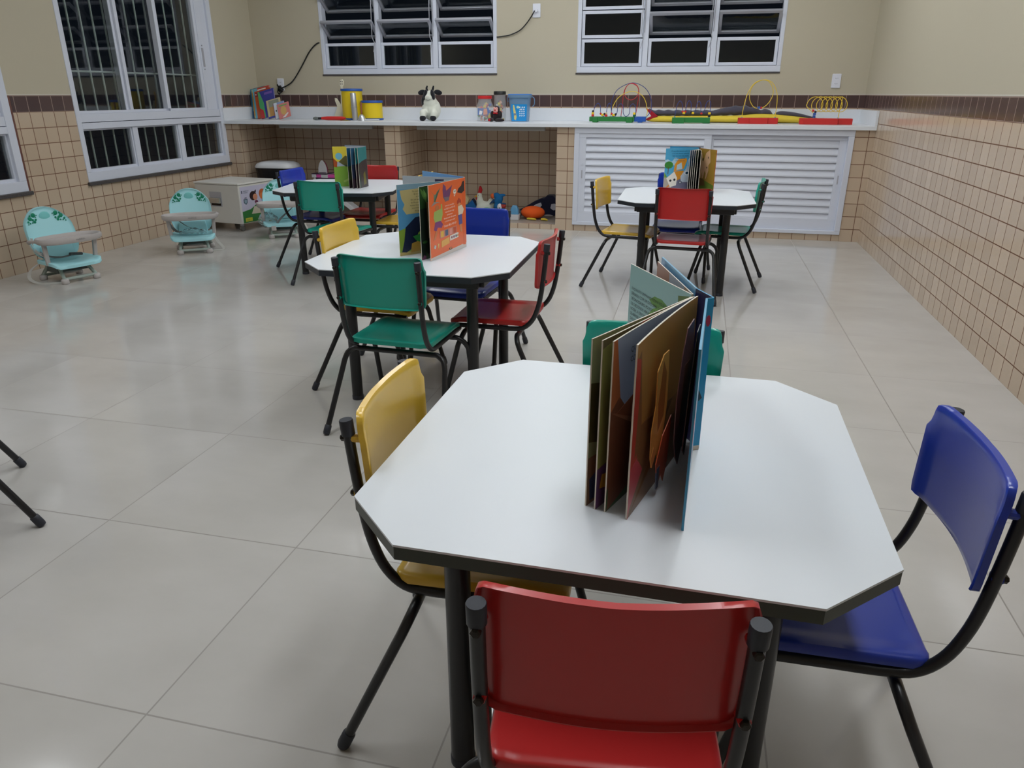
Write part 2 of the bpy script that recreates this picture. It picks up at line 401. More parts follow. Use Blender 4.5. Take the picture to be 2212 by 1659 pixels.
# ------------------------------------------------------------------ sockets and cables
M_SOCK = mat('white_socket_plastic', (226, 229, 240), .3)
def socket(x, z, label, n=2):
    o = empty('wall_socket', (x, 0, z), 0, label, 'socket')
    MB().box((-.037, -.010, -.058), (.037, 0, .058)).build('cover_plate', M_SOCK, o, smooth=0, bevel=.005)
    for i in range(n):
        zz = (.022, -.022)[i] if n == 2 else 0
        s = MB().box((-.019, -.0125, zz-.012), (.019, -.010, zz+.012), M_SOCK)
        for dx, dz in ((-.009, 0), (0, -.003), (.009, 0)): s.tube([(dx, -.0135, zz+dz), (dx, -.0124, zz+dz)], .0023, 8, mat('socket_hole', (40, 40, 60), .6))
        s.build('outlet', None, o)
socket(-5.597, 1.252, 'white wall socket beside the leaning picture books, black cable plugged in', 2)
socket(-2.92, 1.874, 'white wall socket between the two back windows', 1)
socket(-.255, 1.268, 'white double wall socket near the right corner above the counter', 2)
M_CABLE = mat('black_cable', (18, 18, 20), .45)
c = MB().tube([(-5.12, .02, 1.635), (-5.14, -.01, 1.632), (-5.19, -.012, 1.60), (-5.25, -.012, 1.54), (-5.33, -.014, 1.43), (-5.41, -.014, 1.33), (-5.47, -.016, 1.27), (-5.535, -.02, 1.235), (-5.59, -.03, 1.215), (-5.62, -.04, 1.19), (-5.60, -.05, 1.16), (-5.585, -.045, 1.19), (-5.60, -.035, 1.225), (-5.59, -.02, 1.23)], .006, 8, smooth=6)
c = c.build('power_cable', M_CABLE); tag(c, 'black cable hanging from the left back window to the socket over the books', 'cable')
k = MB().tube([(-5.56, -.03, 1.20), (-5.58, -.05, 1.225), (-5.61, -.045, 1.205), (-5.59, -.03, 1.18), (-5.565, -.045, 1.195), (-5.585, -.055, 1.21), (-5.61, -.04, 1.235), (-5.62, -.035, 1.25)], .008, 8, smooth=5)
k.build('cable_knot', M_CABLE, c); MB().tube([(-5.60, -.011, 1.232), (-5.60, -.045, 1.228)], .013, 12).build('plug', M_CABLE, c)
c2 = MB().tube([(-3.30, -.006, 1.66), (-3.24, -.012, 1.665), (-3.17, -.014, 1.675), (-3.08, -.014, 1.71), (-3.02, -.016, 1.76), (-2.97, -.02, 1.82), (-2.935, -.03, 1.868), (-2.925, -.03, 1.874)], .005, 8, smooth=6).build('power_cable', M_CABLE)
tag(c2, 'black cable from the socket between the back windows to the left window', 'cable')
MB().tube([(-2.92, -.0126, 1.874), (-2.92, -.035, 1.874)], .014, 12).build('plug', M_SOCK, c2)

# ------------------------------------------------------------------ ceiling lamps (out of frame, they light the room)
M_EMIT = bpy.data.materials.new('lamp_diffuser'); M_EMIT.use_nodes = True
e = M_EMIT.node_tree; e.nodes.clear(); en = e.nodes.new('ShaderNodeEmission'); eo = e.nodes.new('ShaderNodeOutputMaterial')
en.inputs[0].default_value = (0.93, 0.97, 1.0, 1); en.inputs[1].default_value = LAMP; e.links.new(en.outputs[0], eo.inputs[0])
def lamp(x, y, label):
    o = empty('ceiling_lamp', (x, y, HC), 0, label, 'lamp', 'ceiling lamps')
    MB().box((-.16, -.62, -.06), (.16, .62, 0)).build('housing', M_ALU, o, smooth=0, bevel=.004)
    MB().box((-.14, -.60, -.075), (.14, .60, -.061)).build('diffuser', M_EMIT, o, smooth=0)
for x, y, l in ((-4.05, -1.35, 'long ceiling lamp near the back left corner'), (-2.45, -1.5, 'long ceiling lamp near the back wall, between the two windows'), (-1.0, -1.7, 'long ceiling lamp near the back right corner'),
                (-2.3, -3.7, 'long ceiling lamp over the middle of the room'), (-1.0, -3.9, 'long ceiling lamp over the right side of the room'),
                (-2.95, -6.1, 'long ceiling lamp at the front, left of the nearest table'), (-1.0, -6.1, 'long ceiling lamp over the nearest table'),
                (-4.9, -5.35, 'long ceiling lamp at the front left corner')):
    lamp(x, y, l)

# ------------------------------------------------------------------ tables
def oct_poly(a, b, ch):
    return [(-a, -b+ch), (-a+ch, -b), (a-ch, -b), (a, -b+ch), (a, b-ch), (a-ch, b), (-a+ch, b), (-a, b-ch)]
def make_table(x, y, th, label, edge, a=.403, b=.405):
    t = empty('octagonal_table', (x, y, 0), th, label, 'table', 'octagonal activity tables')
    P = oct_poly(a, b, .113)
    m = MB()
    m.prism(P, lambda p, q, d: (p, q, d), .5665, .570, M_TOP)
    m.build('tabletop', None, t, smooth=0)
    P2 = oct_poly(a-.0006, b-.0006, .113)
    MB().prism(P2, lambda p, q, d: (p, q, d), .545, .5664).build('edge_band', edge, t, smooth=0)
    w = .285; yy = .285
    for sx, sy in ((0, -1), (0, 1)):
        MB().box((-w, sy*yy-.015, .500), (w, sy*yy+.015, .5445)).build('apron_rail', M_STEEL, t, smooth=0, bevel=.003)
    for sx in (-1, 1):
        MB().box((sx*yy-.015, -yy+.016, .500), (sx*yy+.015, yy-.016, .5445)).build('apron_rail', M_STEEL, t, smooth=0, bevel=.003)
    for sx in (-1, 1):
        for sy in (-1, 1):
            l = MB().lathe([(.0218, .004), (.0218, .5445)], (sx*.248, sy*.250, 0), 20).build('leg', M_STEEL, t, smooth=50)
            MB().lathe([(.0210, .0), (.0232, .001), (.0232, .016), (.0220, .018)], (sx*.248, sy*.250, 0), 20).build('foot_cap', M_CAP, l, smooth=50)
    return t
T1 = (-1.4441, -6.168, -.008); T2 = (-2.3925, -4.569, .014); T3 = (-1.4159, -2.515, .012); T4 = (-3.748, -2.530, .19)
make_table(*T1, 'white octagonal table nearest the camera, carrying the blue-spined pop-up book', M_EDGE)
make_table(*T2, 'white octagonal table in the middle, carrying the orange-covered pop-up book', M_EDGEB)
make_table(*T3, 'white octagonal table in front of the louvred cabinet', M_EDGEB)
make_table(*T4, 'white octagonal table at back left, in front of the left niche', M_EDGEB)

# ------------------------------------------------------------------ chairs
def rr(s, t, a, b, r):
    """square grid point (s,t in -1..1) -> rounded rectangle half sizes a,b radius r"""
    x, y = a*s, b*t; dx, dy = abs(x)-(a-r), abs(y)-(b-r)
    if dx > 0 and dy > 0:
        k = max(dx, dy)/math.hypot(dx, dy)
        x = math.copysign(a-r+dx*k, s); y = math.copysign(b-r+dy*k, t)
    return x, y
def sheet(fn, nu, nv, lip, m=None):
    """closed shell: fn(s,t,layer) -> point, layer 0 = front, 1 = back, with a lip ring in between"""
    mb = MB(); vs = []; fs = []
    S = [-1+2*i/nu for i in range(nu+1)]; Tt = [-1+2*j/nv for j in range(nv+1)]
    for lay in (0, 1):
        for t in Tt:
            for s in S: vs.append(fn(s, t, lay))
    n = nu+1; o2 = n*(nv+1)
    for j in range(nv):
        for i in range(nu):
            a = j*n+i; fs.append((a, a+1, a+n+1, a+n)); fs.append((o2+a, o2+a+n, o2+a+n+1, o2+a+1))
    ring = [i for i in range(n)] + [j*n+nu for j in range(1, nv+1)] + [nv*n+i for i in range(nu-1, -1, -1)] + [j*n for j in range(nv-1, 0, -1)]
    k = len(ring); prev = ring
    for q, li in enumerate(lip):
        base = len(vs)
        for idx in ring:
            s = S[idx % n]; t = Tt[idx//n]; vs.append(li(s, t))
        cur = list(range(base, base+k))
        for i in range(k): fs.append((prev[i], cur[i], cur[(i+1) % k], prev[(i+1) % k]))
        prev = cur
    for i in range(k): fs.append((prev[i], o2+ring[i], o2+ring[(i+1) % k], prev[(i+1) % k]))
    return mb.add(vs, fs, m)
def seat_mesh():
    a, b, r, yc = .1545, .1600, .024, .0165
    def top(s, t, g=1.0, dz=0):
        x, y = rr(s*g, t*g, a, b, r); z = .3535
        z -= .006*(1-abs(s)**2)*(1-t*t)                       # slight dish
        if abs(s) > .84: z += .0025
        if t > .6: z -= .012*((t-.6)/.4)**2                   # waterfall front
        return (x, y+yc, z+dz)
    def f(s, t, lay):
        return top(s, t, .975) if lay == 0 else top(s, t, .95, -.012)
    def l1(s, t):
        p = top(s, t, 1.0, -.004); return p
    def l2(s, t):
        p = top(s, t, 1.0, -.018); return p
    def l3(s, t):
        p = top(s, t, .985, -.018); return p
    return sheet(f, 26, 22, [l1, l2, l3])
def back_mesh():
    a0, a1, zc, hb, r = .1655, .1575, .5735, .0885, .020
    def pt(s, t, g=1.0, dy=0.0):
        q = min(1, max(0, (t-.52)/.16)); q = q*q*(3-2*q)
        h = a1+(a0-a1)*(t+1)/2 - .0075*q                      # shoulder where the side flange ends
        x, z = rr(s*g, t*g, h, hb, r)
        y = -.175-.019*cos(pi*min(1, abs(x)/h)/2*1.0)
        if abs(s) > .84: y += .008*(abs(s)-.84)/.16*(1-q*.6)
        y += -.004*t
        return (x, y+dy, z+zc+(.004 if t > .9 else 0)*abs(s))
    return sheet(lambda s, t, lay: pt(s, t, .972) if lay == 0 else pt(s, t, .955, -.0055), 26, 16,
                 [lambda s, t: pt(s, t, 1.0, -.002), lambda s, t: pt(s, t, 1.0, -.013), lambda s, t: pt(s, t, .985, -.013)])
def make_chair(pl):
    t = empty('child_chair', (0, 0, 0))
    seat_mesh().build('seat', pl, t, smooth=50)
    b = back_mesh().build('backrest', pl, t, smooth=50)
    for sx in (-1, 1):
        for z in (.622, .516): MB().tube([(sx*.1475, -.189, z), (sx*.150, -.205, z)], .008, 10).build('mounting_peg', pl, b)
    for sx in (-1, 1):
        x = sx*.150
        f = MB().tube([(x, -.2085, .640), (x, -.201, .56), (x, -.190, .47), (x, -.177, .41), (x, -.156, .362), (x, -.122, .331), (x, -.075, .3240), (x, 0, .3240), (x, .10, .3240), (x, .165, .3240)], .0095, 14, smooth=4)
        f = f.build('frame_tube', M_STEEL, t, smooth=50)
        MB().tube([(x, -.2074, .628), (x, -.2098, .654), (x, -.2100, .656)], [.0118, .0120, .0112], 16).build('post_cap', M_CAP, f, smooth=30)
        for z, y in ((.622, -.2165), (.516, -.2065)): MB().tube([(x, y+.004, z), (x, y-.0035, z), (x, y-.0055, z)], [.0065, .0065, .0045], 6).build('bolt', M_BOLT, f)
    for sy, yb, yk, yf, xf in ((-1, -.100, -.128, -.235, .230), (1, .112, .132, .192, .205)):
        MB().tube([(-.12, yb, .3015), (.12, yb, .3015)], .0098, 12).build('crossbar', M_STEEL, t, smooth=50)
        for sx in (-1, 1):
            K = Vector((sx*.199, yk, .238)); F = Vector((sx*xf, yf, .012)); A = Vector((sx*.162, yb, .3005)); B = Vector((sx*.186, yb+(yk-yb)*.25, .284))
            l = MB().tube([Vector((sx*.119, yb, .3015)), Vector((sx*.142, yb, .3012)), A, B, K.lerp(F, -.09), K, K.lerp(F, .12), K.lerp(F, .4), K.lerp(F, .75), F], .0100, 12, smooth=3)
            l = l.build('leg', M_STEEL, t, smooth=50)
            d = (F-K).normalized()
            MB().tube([F-d*.026, F-d*.024, F+d*.002, F+d*.010], [.0110, .0126, .0130, .0110], 14).build('foot_cap', M_CAP, l, smooth=50)
    return t
protos = {'red': make_chair(M_RED), 'teal': make_chair(M_TEAL), 'yellow': make_chair(M_YEL), 'blue': make_chair(M_BLU)}
CH = [
 ('yellow', -1.762, -2.551, -1.727, 'yellow child chair on the left side of the table by the louvred cabinet'),
 ('red', -1.408, -2.772, -.074, 'red child chair with its back to the camera at the table by the louvred cabinet'),
 ('teal', -1.150, -2.394, 1.436, 'teal child chair on the right side of the table by the louvred cabinet'),
 ('blue', -1.460, -2.265, 3.119, 'blue child chair behind the cabinet-side table, half hidden by its open book'),
 ('teal', -2.361, -4.946, -.045, 'teal child chair with its back to the camera at the middle table'),
 ('red', -2.079, -4.599, 1.561, 'red child chair on the right side of the middle table'),
 ('yellow', -2.615, -4.552, -1.58, 'yellow child chair on the left side of the middle table'),
 ('blue', -2.368, -4.184, 3.081, 'blue child chair on the far side of the middle table, behind the orange book'),
 ('yellow', -1.700, -6.200, -1.523, 'yellow child chair on the left side of the table nearest the camera'),
 ('blue', -1.090, -6.225, 1.597, 'blue child chair on the right side of the table nearest the camera'),
 ('red', -1.430, -6.545, .120, 'red child chair in the foreground with its back to the camera'),
 ('teal', -1.432, -5.901, 3.125, 'teal child chair behind the nearest table, its back showing past the book'),
 ('teal', -3.610, -2.939, -.099, 'teal child chair with its back to the camera at the back left table'),
 ('blue', -4.000, -2.455, -1.589, 'blue child chair on the left side of the back left table'),
 ('red', -3.705, -2.215, 3.134, 'red child chair on the far side of the back left table, before the niches'),
 ('yellow', -3.330, -2.520, 1.60, 'yellow child chair on the right of the back left table, mostly behind the orange book'),
 ('blue', -3.450, -5.970, radians(141), 'dark-legged chair cut off at the left edge of the picture, only its feet showing'),
]
used = set()
for c, x, y, th, lab in CH:
    o = protos[c] if c not in used else copy_tree(protos[c]); used.add(c)
    o.location = (x, y, 0); o.rotation_euler = (0, 0, th); tag(o, lab, 'chair', 'coloured child chairs')

# ------------------------------------------------------------------ pop-up books standing open on the tables
def C(r, g, b): return mat('print_%d_%d_%d' % (r, g, b), (r, g, b), .32, coat=.15)
M_PAPER = mat('card_edge', (214, 206, 192), .6); M_INK = C(30, 34, 44)
def page(name, parent, p0, p1, h, front, back, th=.0022, left=(), right=(), z0=.5705, bend=0.0, edge=None):
    """stiff card page standing from p0 (spine) to p1; left/right = art on each face as (polygon in 0..1 page units, colour)
       right face is on the right-hand side when looking from the spine to the page's end"""
    p0 = Vector(p0); p1 = Vector(p1); d = p1-p0; L = d.length; d.normalize(); n = Vector((d.y, -d.x))
    def pos(a, b, off):
        q = p0+d*(a*L)+n*(off+bend*4*a*(1-a)); return (q.x, q.y, z0+b*h)
    m = MB(); K = 8 if bend else 1
    for i in range(K):
        a0, a1 = i/K, (i+1)/K
        m.add([pos(a0, 0, th/2), pos(a1, 0, th/2), pos(a1, 1, th/2), pos(a0, 1, th/2)], [(0, 1, 2, 3)], front)
        m.add([pos(a0, 0, -th/2), pos(a1, 0, -th/2), pos(a1, 1, -th/2), pos(a0, 1, -th/2)], [(3, 2, 1, 0)], back)
        m.add([pos(a0, 1, th/2), pos(a1, 1, th/2), pos(a1, 1, -th/2), pos(a0, 1, -th/2)], [(0, 1, 2, 3)], edge or M_PAPER)
        m.add([pos(a0, 0, th/2), pos(a1, 0, th/2), pos(a1, 0, -th/2), pos(a0, 0, -th/2)], [(3, 2, 1, 0)], edge or M_PAPER)
    m.add([pos(1, 0, th/2), pos(1, 0, -th/2), pos(1, 1, -th/2), pos(1, 1, th/2)], [(0, 1, 2, 3)], edge or M_PAPER)
    m.add([pos(0, 0, th/2), pos(0, 0, -th/2), pos(0, 1, -th/2), pos(0, 1, th/2)], [(3, 2, 1, 0)], edge or M_PAPER)
    for sgn, art in ((1, right), (-1, left)):
        lv = 0
        for it in art:
            if it[0] == 'text':
                _, a, b, size, col, lines, align, dirn = it
                for k, ln in enumerate(lines):
                    vs, fs = text_geo(ln, size, align)
                    m.add([pos(a+dirn*x/L, b-k*size*1.25/h+y/h, sgn*(th/2+.0012)) for x, y in vs], fs, col)
            else:
                lv += 1; poly, col = it
                m.prism(poly, lambda a, b, o: pos(a, b, sgn*(th/2+o)), .00002, .00008+.00003*lv, col)
    bm_name = name
    me = bpy.data.meshes.new(name); me.from_pydata([tuple(v) for v in m.v], [], m.f)
    for x in m.mats: me.materials.append(x)
    for p, i in zip(me.polygons, m.mi): p.material_index = i
    o = bpy.data.objects.new(name, me); COL.objects.link(o)
    o.parent = parent; o.matrix_parent_inverse = parent.matrix_world.inverted() if False else Matrix.Translation(-Vector(parent.location))
    return o
def popup(name, parent, pts, col, y_th=.0015, art=()):
    """free-standing card shape: pts = outline [(u, z)] on a vertical plane from A to B"""
    A, B, poly = pts; A = Vector(A); B = Vector(B); d = (B-A).normalized(); n = Vector((d.y, -d.x))
    m = MB()
    f = lambda a, b, o: ((A+d*a+n*o).x, (A+d*a+n*o).y, .571+b)
    m.prism(poly, f, -y_th/2, y_th/2, col)
    for q, (pl, c) in enumerate(art):
        m.prism(pl, f, -y_th/2-.0003-.0001*q, y_th/2+.0003+.0001*q, c)
    o = m.build(name, None, parent, smooth=0); o.location = -Vector(parent.location)
    return o
H = .277
# --- book on the nearest table
S1 = (-1.338, -6.150)
bk = empty('popup_book', (S1[0], S1[1], .5705), 0, 'pop-up book with a blue spine standing open on the nearest table', 'book', 'open pop-up books')
sky = [((([(0, .55), (1, .55), (1, 1), (0, 1)])), C(136, 164, 178))]
CR = C(120, 170, 170)
# outer cover: spine and two boards
page('spine', bk, (-1.3445, -6.098), (-1.3165, -6.154), H+.004, C(40, 36, 80), C(34, 150, 196), .003, edge=C(34, 150, 196))
page('spine_edge', bk, (-1.3165, -6.156), (-1.3280, -6.163), H+.004, C(34, 150, 196), C(34, 150, 196), .003, edge=C(34, 150, 196),
     left=[(circ(.5, .86, .34, 16, .036), C(170, 50, 80)), ([(.3, .36), (.9, .42), (.8, .34)], C(30, 60, 70)), ([(0, 0), (1, 0), (1, .03), (0, .03)], M_PAPER)])
page('front_cover', bk, (-1.3275, -6.161), (-1.337, -6.437), H+.004, C(40, 130, 180), C(40, 150, 196), .0035, edge=C(60, 150, 190),
     left=[([(0, 0), (1, 0), (1, .035), (0, .035)], M_PAPER), ([(.6, .4), (1, .4), (1, .6), (.6, .6)], C(206, 60, 44))],
     right=[([(0, .0), (1, .0), (1, .3), (0, .3)], C(60, 120, 170)), ([(0.3, .35), (1, .3), (1, .62), (0.3, .6)], C(200, 60, 40))])
page('back_cover', bk, (-1.3445, -6.097), (-1.416, -5.842), H+.004, C(40, 42, 84), C(118, 168, 204), .0035, edge=C(130, 180, 210))
page('page', bk, (-1.350, -6.108), (-1.424, -5.850), H-.004, C(120, 130, 140), C(150, 160, 178), left=[([(.45, 0), (.62, 1), (1, 1), (1, 0)], C(150, 102, 74)), ([(.1, 0), (.1, 1), (.2, 1), (.2, 0)], C(150, 120, 100))])
txt = ['ENQUANTO LIMPAVAM TODA A ÁGUA, LÁ SE', 'DEPAROU COM UM OVO, SERÁ QUE ERA OVO', 'DE DINOSSAURO, POUSOU DE CUIDADO.', 'DE CRESCENDO ABRIR-SE SOZINHO AO VENTO.', 'NOSSA, A CRECHE SERÁ GRANDE.', 'SE ABRISSE, QUERO UM FILHOTE DE DINOSSAURO.', 'SAIU DE SUA CASCA E O ENCANTOU.', 'EU NUNCA ME DIVERTI TANTO.', 'FIQUEI TODO.']
leaf = lambda a, b, w, l, ang: [(a+(x*cos(ang)-y*sin(ang)), b+(x*sin(ang)+y*cos(ang))) for x, y in ((0, 0), (w, l*.35), (w*.6, l*.8), (0, l), (-w*.7, l*.7), (-w*.6, l*.3))]
G1, G2, G3 = C(96, 142, 70), C(116, 164, 84), C(70, 110, 56)
page('page', bk, (-1.352, -6.118), (-1.475, -5.895), H-.002, C(150, 160, 120), C(146, 182, 182), .0024,
     left=[([(0, 0), (1, 0), (1, .42), (.8, .5), (.4, .46), (0, .6)], C(168, 190, 110)), ([(0, 0), (1, 0), (1, .28), (.7, .33), (.4, .25), (0, .4)], C(122, 158, 60)),
           ([(.02, .3), (.02, .98), (.18, .95), (.10, .3)], C(86, 110, 60)), ([(.22, .3), (.24, .85), (.29, .86), (.30, .3)], C(110, 90, 66)),
           (leaf(.33, .84, .05, .30, -1.65), G1), (leaf(.33, .82, .05, .34, -1.95), G2), (leaf(.30, .84, .05, .42, -2.25), G3), (leaf(.27, .86, .045, .46, -2.6), G1), (leaf(.22, .88, .04, .5, -2.9), G2), (leaf(.16, .88, .04, .5, -3.1), G1), (leaf(.08, .88, .04, .5, 3.1), G3),
           ('text', .95, .82, .0084, M_INK, txt, 'LEFT', -1)])
page('page', bk, (-1.352, -6.128), (-1.486, -6.400), H-.004, C(120, 128, 96), C(140, 164, 120), .0024,
     left=[([(0, 0), (1, 0), (1, .3), (0, .3)], C(130, 110, 84)), ([(.86, .02), (.97, .02), (.98, .16), (.9, .2)], C(70, 92, 130)), ([(0.7, .3), (1, .4), (1, .75), (.8, .7)], C(80, 84, 48))])
page('page', bk, (-1.350, -6.130), (-1.4705, -6.4075), H-.003, C(150, 60, 44), C(118, 112, 80), .0024,
     left=[([(0, 0), (1, 0), (1, .25), (0, .3)], C(110, 76, 120)), ([(.6, .3), (1, .25), (1, .95), (.85, .98)], C(150, 154, 88)), ([(.5, .8), (.9, .9), (.6, 1), (.3, 1)], C(186, 64, 44)), ([(.9, .1), (.97, .12), (.95, .2), (.86, .18)], C(220, 170, 60))])
page('page', bk, (-1.3475, -6.132), (-1.4545, -6.4115), H-.002, C(96, 62, 44), C(160, 178, 206), .0024, bend=.004,
     left=[([(.88, .6), (1, .55), (1, 1), (.96, 1)], C(196, 120, 76)), ([(0, 0), (1, 0), (1, .6), (.9, .66), (.75, .5), (.4, .6), (0, .6)], C(132, 84, 60)), ([(0, 0), (1, 0), (1, .14), (.6, .26), (0, .22)], C(70, 110, 64)),
            ([(.55, .42), (.95, .40), (.97, .56), (.7, .62)], C(142, 86, 60)), ([(.8, .10), (.95, .12), (.93, .22), (.84, .2)], C(70, 86, 104)),
            ('text', .80, .88, .0125, M_INK, ['QUANDO EU GOSTO COMO LONGE', 'COM QUEM ME CONTOU', '        — TEM'], 'LEFT', -1)])
page('page', bk, (-1.3425, -6.135), (-1.4205, -6.425), H, C(84, 56, 44), C(186, 138, 72), .0028, bend=.004,
     left=[([(.0, .0), (1, .0), (1, .9), (.93, .95), (.85, .5), (.6, .5), (.3, .45), (0, .5)], C(140, 100, 62)), ([(.82, .1), (1, .1), (1, .93), (.93, .9), (.9, .5)], C(196, 74, 60)), ([(.35, 0), (1, 0), (1, .30), (.75, .34), (.5, .2), (.3, .2)], C(206, 84, 90))])
cat_ = [(.20, .235), (.225, .215), (.222, .16), (.235, .12), (.232, .075), (.222, .055), (.205, .075), (.195, .06), (.175, .10), (.165, .14), (.17, .20), (.175, .235)]
A1, B1 = (-1.334, -6.142), (-1.409, -6.422)
popup('popup_figure', bk, (A1, B1, cat_), C(232, 168, 84), art=[([(.20, .225), (.212, .16), (.205, .11), (.18, .13), (.18, .2)], C(178, 112, 56)), ([(.205, .075), (.222, .055), (.23, .075), (.22, .09)], C(226, 150, 84))])
popup('popup_figure', bk, ((-1.326, -6.148), (-1.388, -6.426), [(.09, .265), (.13, .26), (.15, .22), (.165, .15), (.16, .08), (.14, .04), (.12, .02), (.10, .05), (.09, .12), (.075, .2)]), C(124, 84, 84), art=[([(.10, .2), (.13, .2), (.14, .1), (.11, .08)], C(112, 74, 62))])
popup('popup_figure', bk, ((-1.330, -6.146), (-1.404, -6.426), [(.15, .12), (.19, .10), (.215, .06), (.20, .015), (.185, .03), (.17, .01), (.155, .04)]), C(196, 92, 60), art=[([(.195, .05), (.21, .05), (.206, .012), (.196, .012)], C(88, 96, 120))])
popup('popup_figure', bk, ((-1.326, -6.160), (-1.362, -6.430), [(.07, .255), (.10, .25), (.135, .17), (.155, .07), (.13, .05), (.10, .1), (.08, .15)]), C(48, 38, 36))
popup('popup_figure', bk, ((-1.340, -6.140), (-1.443, -6.405), [(.17, .20), (.215, .215), (.235, .175), (.20, .10), (.185, .15)]), C(122, 78, 66), art=[([(.20, .15), (.228, .165), (.205, .11)], C(70, 84, 100))])
popup('popup_figure', bk, ((-1.340, -6.140), (-1.443, -6.405), [(.14, .09), (.18, .10), (.225, .085), (.17, .075)]), C(110, 112, 106))
# --- book on the middle table
S2 = (-2.276, -4.440)
b2 = empty('popup_book', (S2[0], S2[1], .5705), 0, 'pop-up book with an orange cover standing open on the middle table', 'book', 'open pop-up books')
OR = C(232, 106, 44); PURP = C(112, 60, 110)
tx = ['Junte-se à expedição', 'mais BELA com POP-UP,', 'esquecida em antigo', 'para sempre.', 'Aprenda tudo sobre piratas', 'e a divertir-se no navio!']
page('front_cover', b2, S2, (-2.322, -4.752), H+.004, C(90, 80, 60), OR, .0035, edge=C(226, 190, 170),
     left=[([(0, 0), (1, 0), (1, .035), (0, .065)], C(210, 206, 200)), ([(.02, .04), (.1, .05), (.1, .98), (.02, .98)], C(224, 98, 40)),
            ([(.95, .93), (.86, .86), (.82, .87), (.70, .94), (.80, .89), (.86, .74), (.88, .74), (.87, .86)], C(104, 132, 108)),
            ([(.62, .98), (.56, .94), (.54, .88), (.42, .92), (.38, .94), (.44, .82), (.48, .75), (.58, .74), (.63, .80), (.64, .9)], PURP), ([(.62, .80), (.46, .79), (.48, .74), (.58, .735)], C(120, 110, 120)),
            (circ(.31, .84, .045, 12, .034), C(226, 222, 210)), ([(.29, .80), (.34, .80), (.33, .77)], C(226, 222, 210)), (circ(.325, .845, .012, 8, .008), M_INK), (circ(.295, .845, .012, 8, .008), M_INK),
            ([(.03, .96), (.03, .82), (.12, .79), (.24, .82), (.20, .87), (.12, .90), (.09, .95)], C(44, 36, 36)),
            ([(.95, .72), (.88, .77), (.78, .76), (.72, .74), (.80, .75), (.9, .73)], C(150, 150, 150)),
            (circ(.80, .68, .055, 12, .04), C(196, 116, 68)), ([(.88, .64), (.70, .66), (.70, .72), (.67, .72), (.66, .58), (.70, .50), (.86, .48), (.9, .56)], C(156, 184, 96)), ([(.86, .50), (.72, .50), (.66, .44), (.70, .40), (.80, .42), (.84, .37), (.9, .40)], C(124, 60, 120)), ([(.86, .38), (.80, .38), (.86, .27), (.92, .26)], C(206, 120, 66)),
            ([(.25, .70), (.20, .74), (.14, .70), (.14, .66), (.25, .66)], C(176, 64, 44)), (circ(.19, .64, .04, 12, .03), C(214, 150, 104)), ([(.23, .62), (.12, .63), (.06, .56), (.10, .50), (.22, .50)], C(226, 214, 190)), ([(.23, .50), (.12, .50), (.11, .36), (.21, .36)], C(86, 86, 150)), ([(.20, .36), (.14, .36), (.12, .25), (.17, .25)], C(206, 140, 96)),
            ([(.75, .36), (.28, .36), (.28, .26), (.75, .26)], C(200, 130, 110)), ([(.73, .35), (.65, .35), (.65, .27), (.73, .27)], C(222, 176, 60)), ([(.61, .35), (.53, .35), (.53, .27), (.61, .27)], C(70, 90, 120)), ([(.49, .35), (.42, .35), (.42, .27), (.49, .27)], C(220, 150, 140)), ([(.38, .35), (.30, .35), (.30, .27), (.38, .27)], C(196, 80, 44)),
            ([(.72, .22), (.50, .24), (.50, .15), (.72, .13)], C(226, 170, 70)), ([(.48, .25), (.24, .26), (.24, .19), (.48, .18)], C(228, 224, 216)), (circ(.43, .22, .022, 8, .02), C(130, 60, 60)), (circ(.37, .22, .022, 8, .02), C(120, 50, 90)), (circ(.31, .22, .022, 8, .02), C(60, 80, 90)), (circ(.26, .22, .018, 8, .018), C(190, 140, 70)),
            ([(.90, .20), (.86, .18), (.88, .14), (.92, .16)], C(190, 190, 190)), ([(.82, .20), (.78, .2), (.80, .12)], C(230, 190, 110)), (circ(.47, .07, .04, 10, .02), C(70, 50, 40)), (circ(.47, .075, .02, 8, .012), C(236, 150, 50)),
            ('text', .47, .670, .0095, C(244, 232, 222), tx, 'CENTER', -1), ('text', .47, .395, .0115, C(248, 240, 232), ['Coleção BELA POP-UP'], 'CENTER', -1)])
page('back_cover', b2, (-2.285, -4.425), (-2.535, -4.225), H+.004, C(60, 60, 90), C(112, 164, 214), .0035, edge=C(120, 170, 210))
page('spine', b2, (-2.284, -4.424), S2, H+.004, OR, OR, .003, edge=OR)
SKB = C(116, 168, 206); PARCH = C(206, 188, 132)
page('page', b2, (-2.290, -4.430), (-2.560, -4.400), H, SKB, C(170, 180, 190), left=[([(0, .3), (.97, .3), (.97, .86), (0, .9)], PARCH), ([(.3, .9), (.45, .9), (.45, .97), (.3, .97)], C(50, 50, 80))])
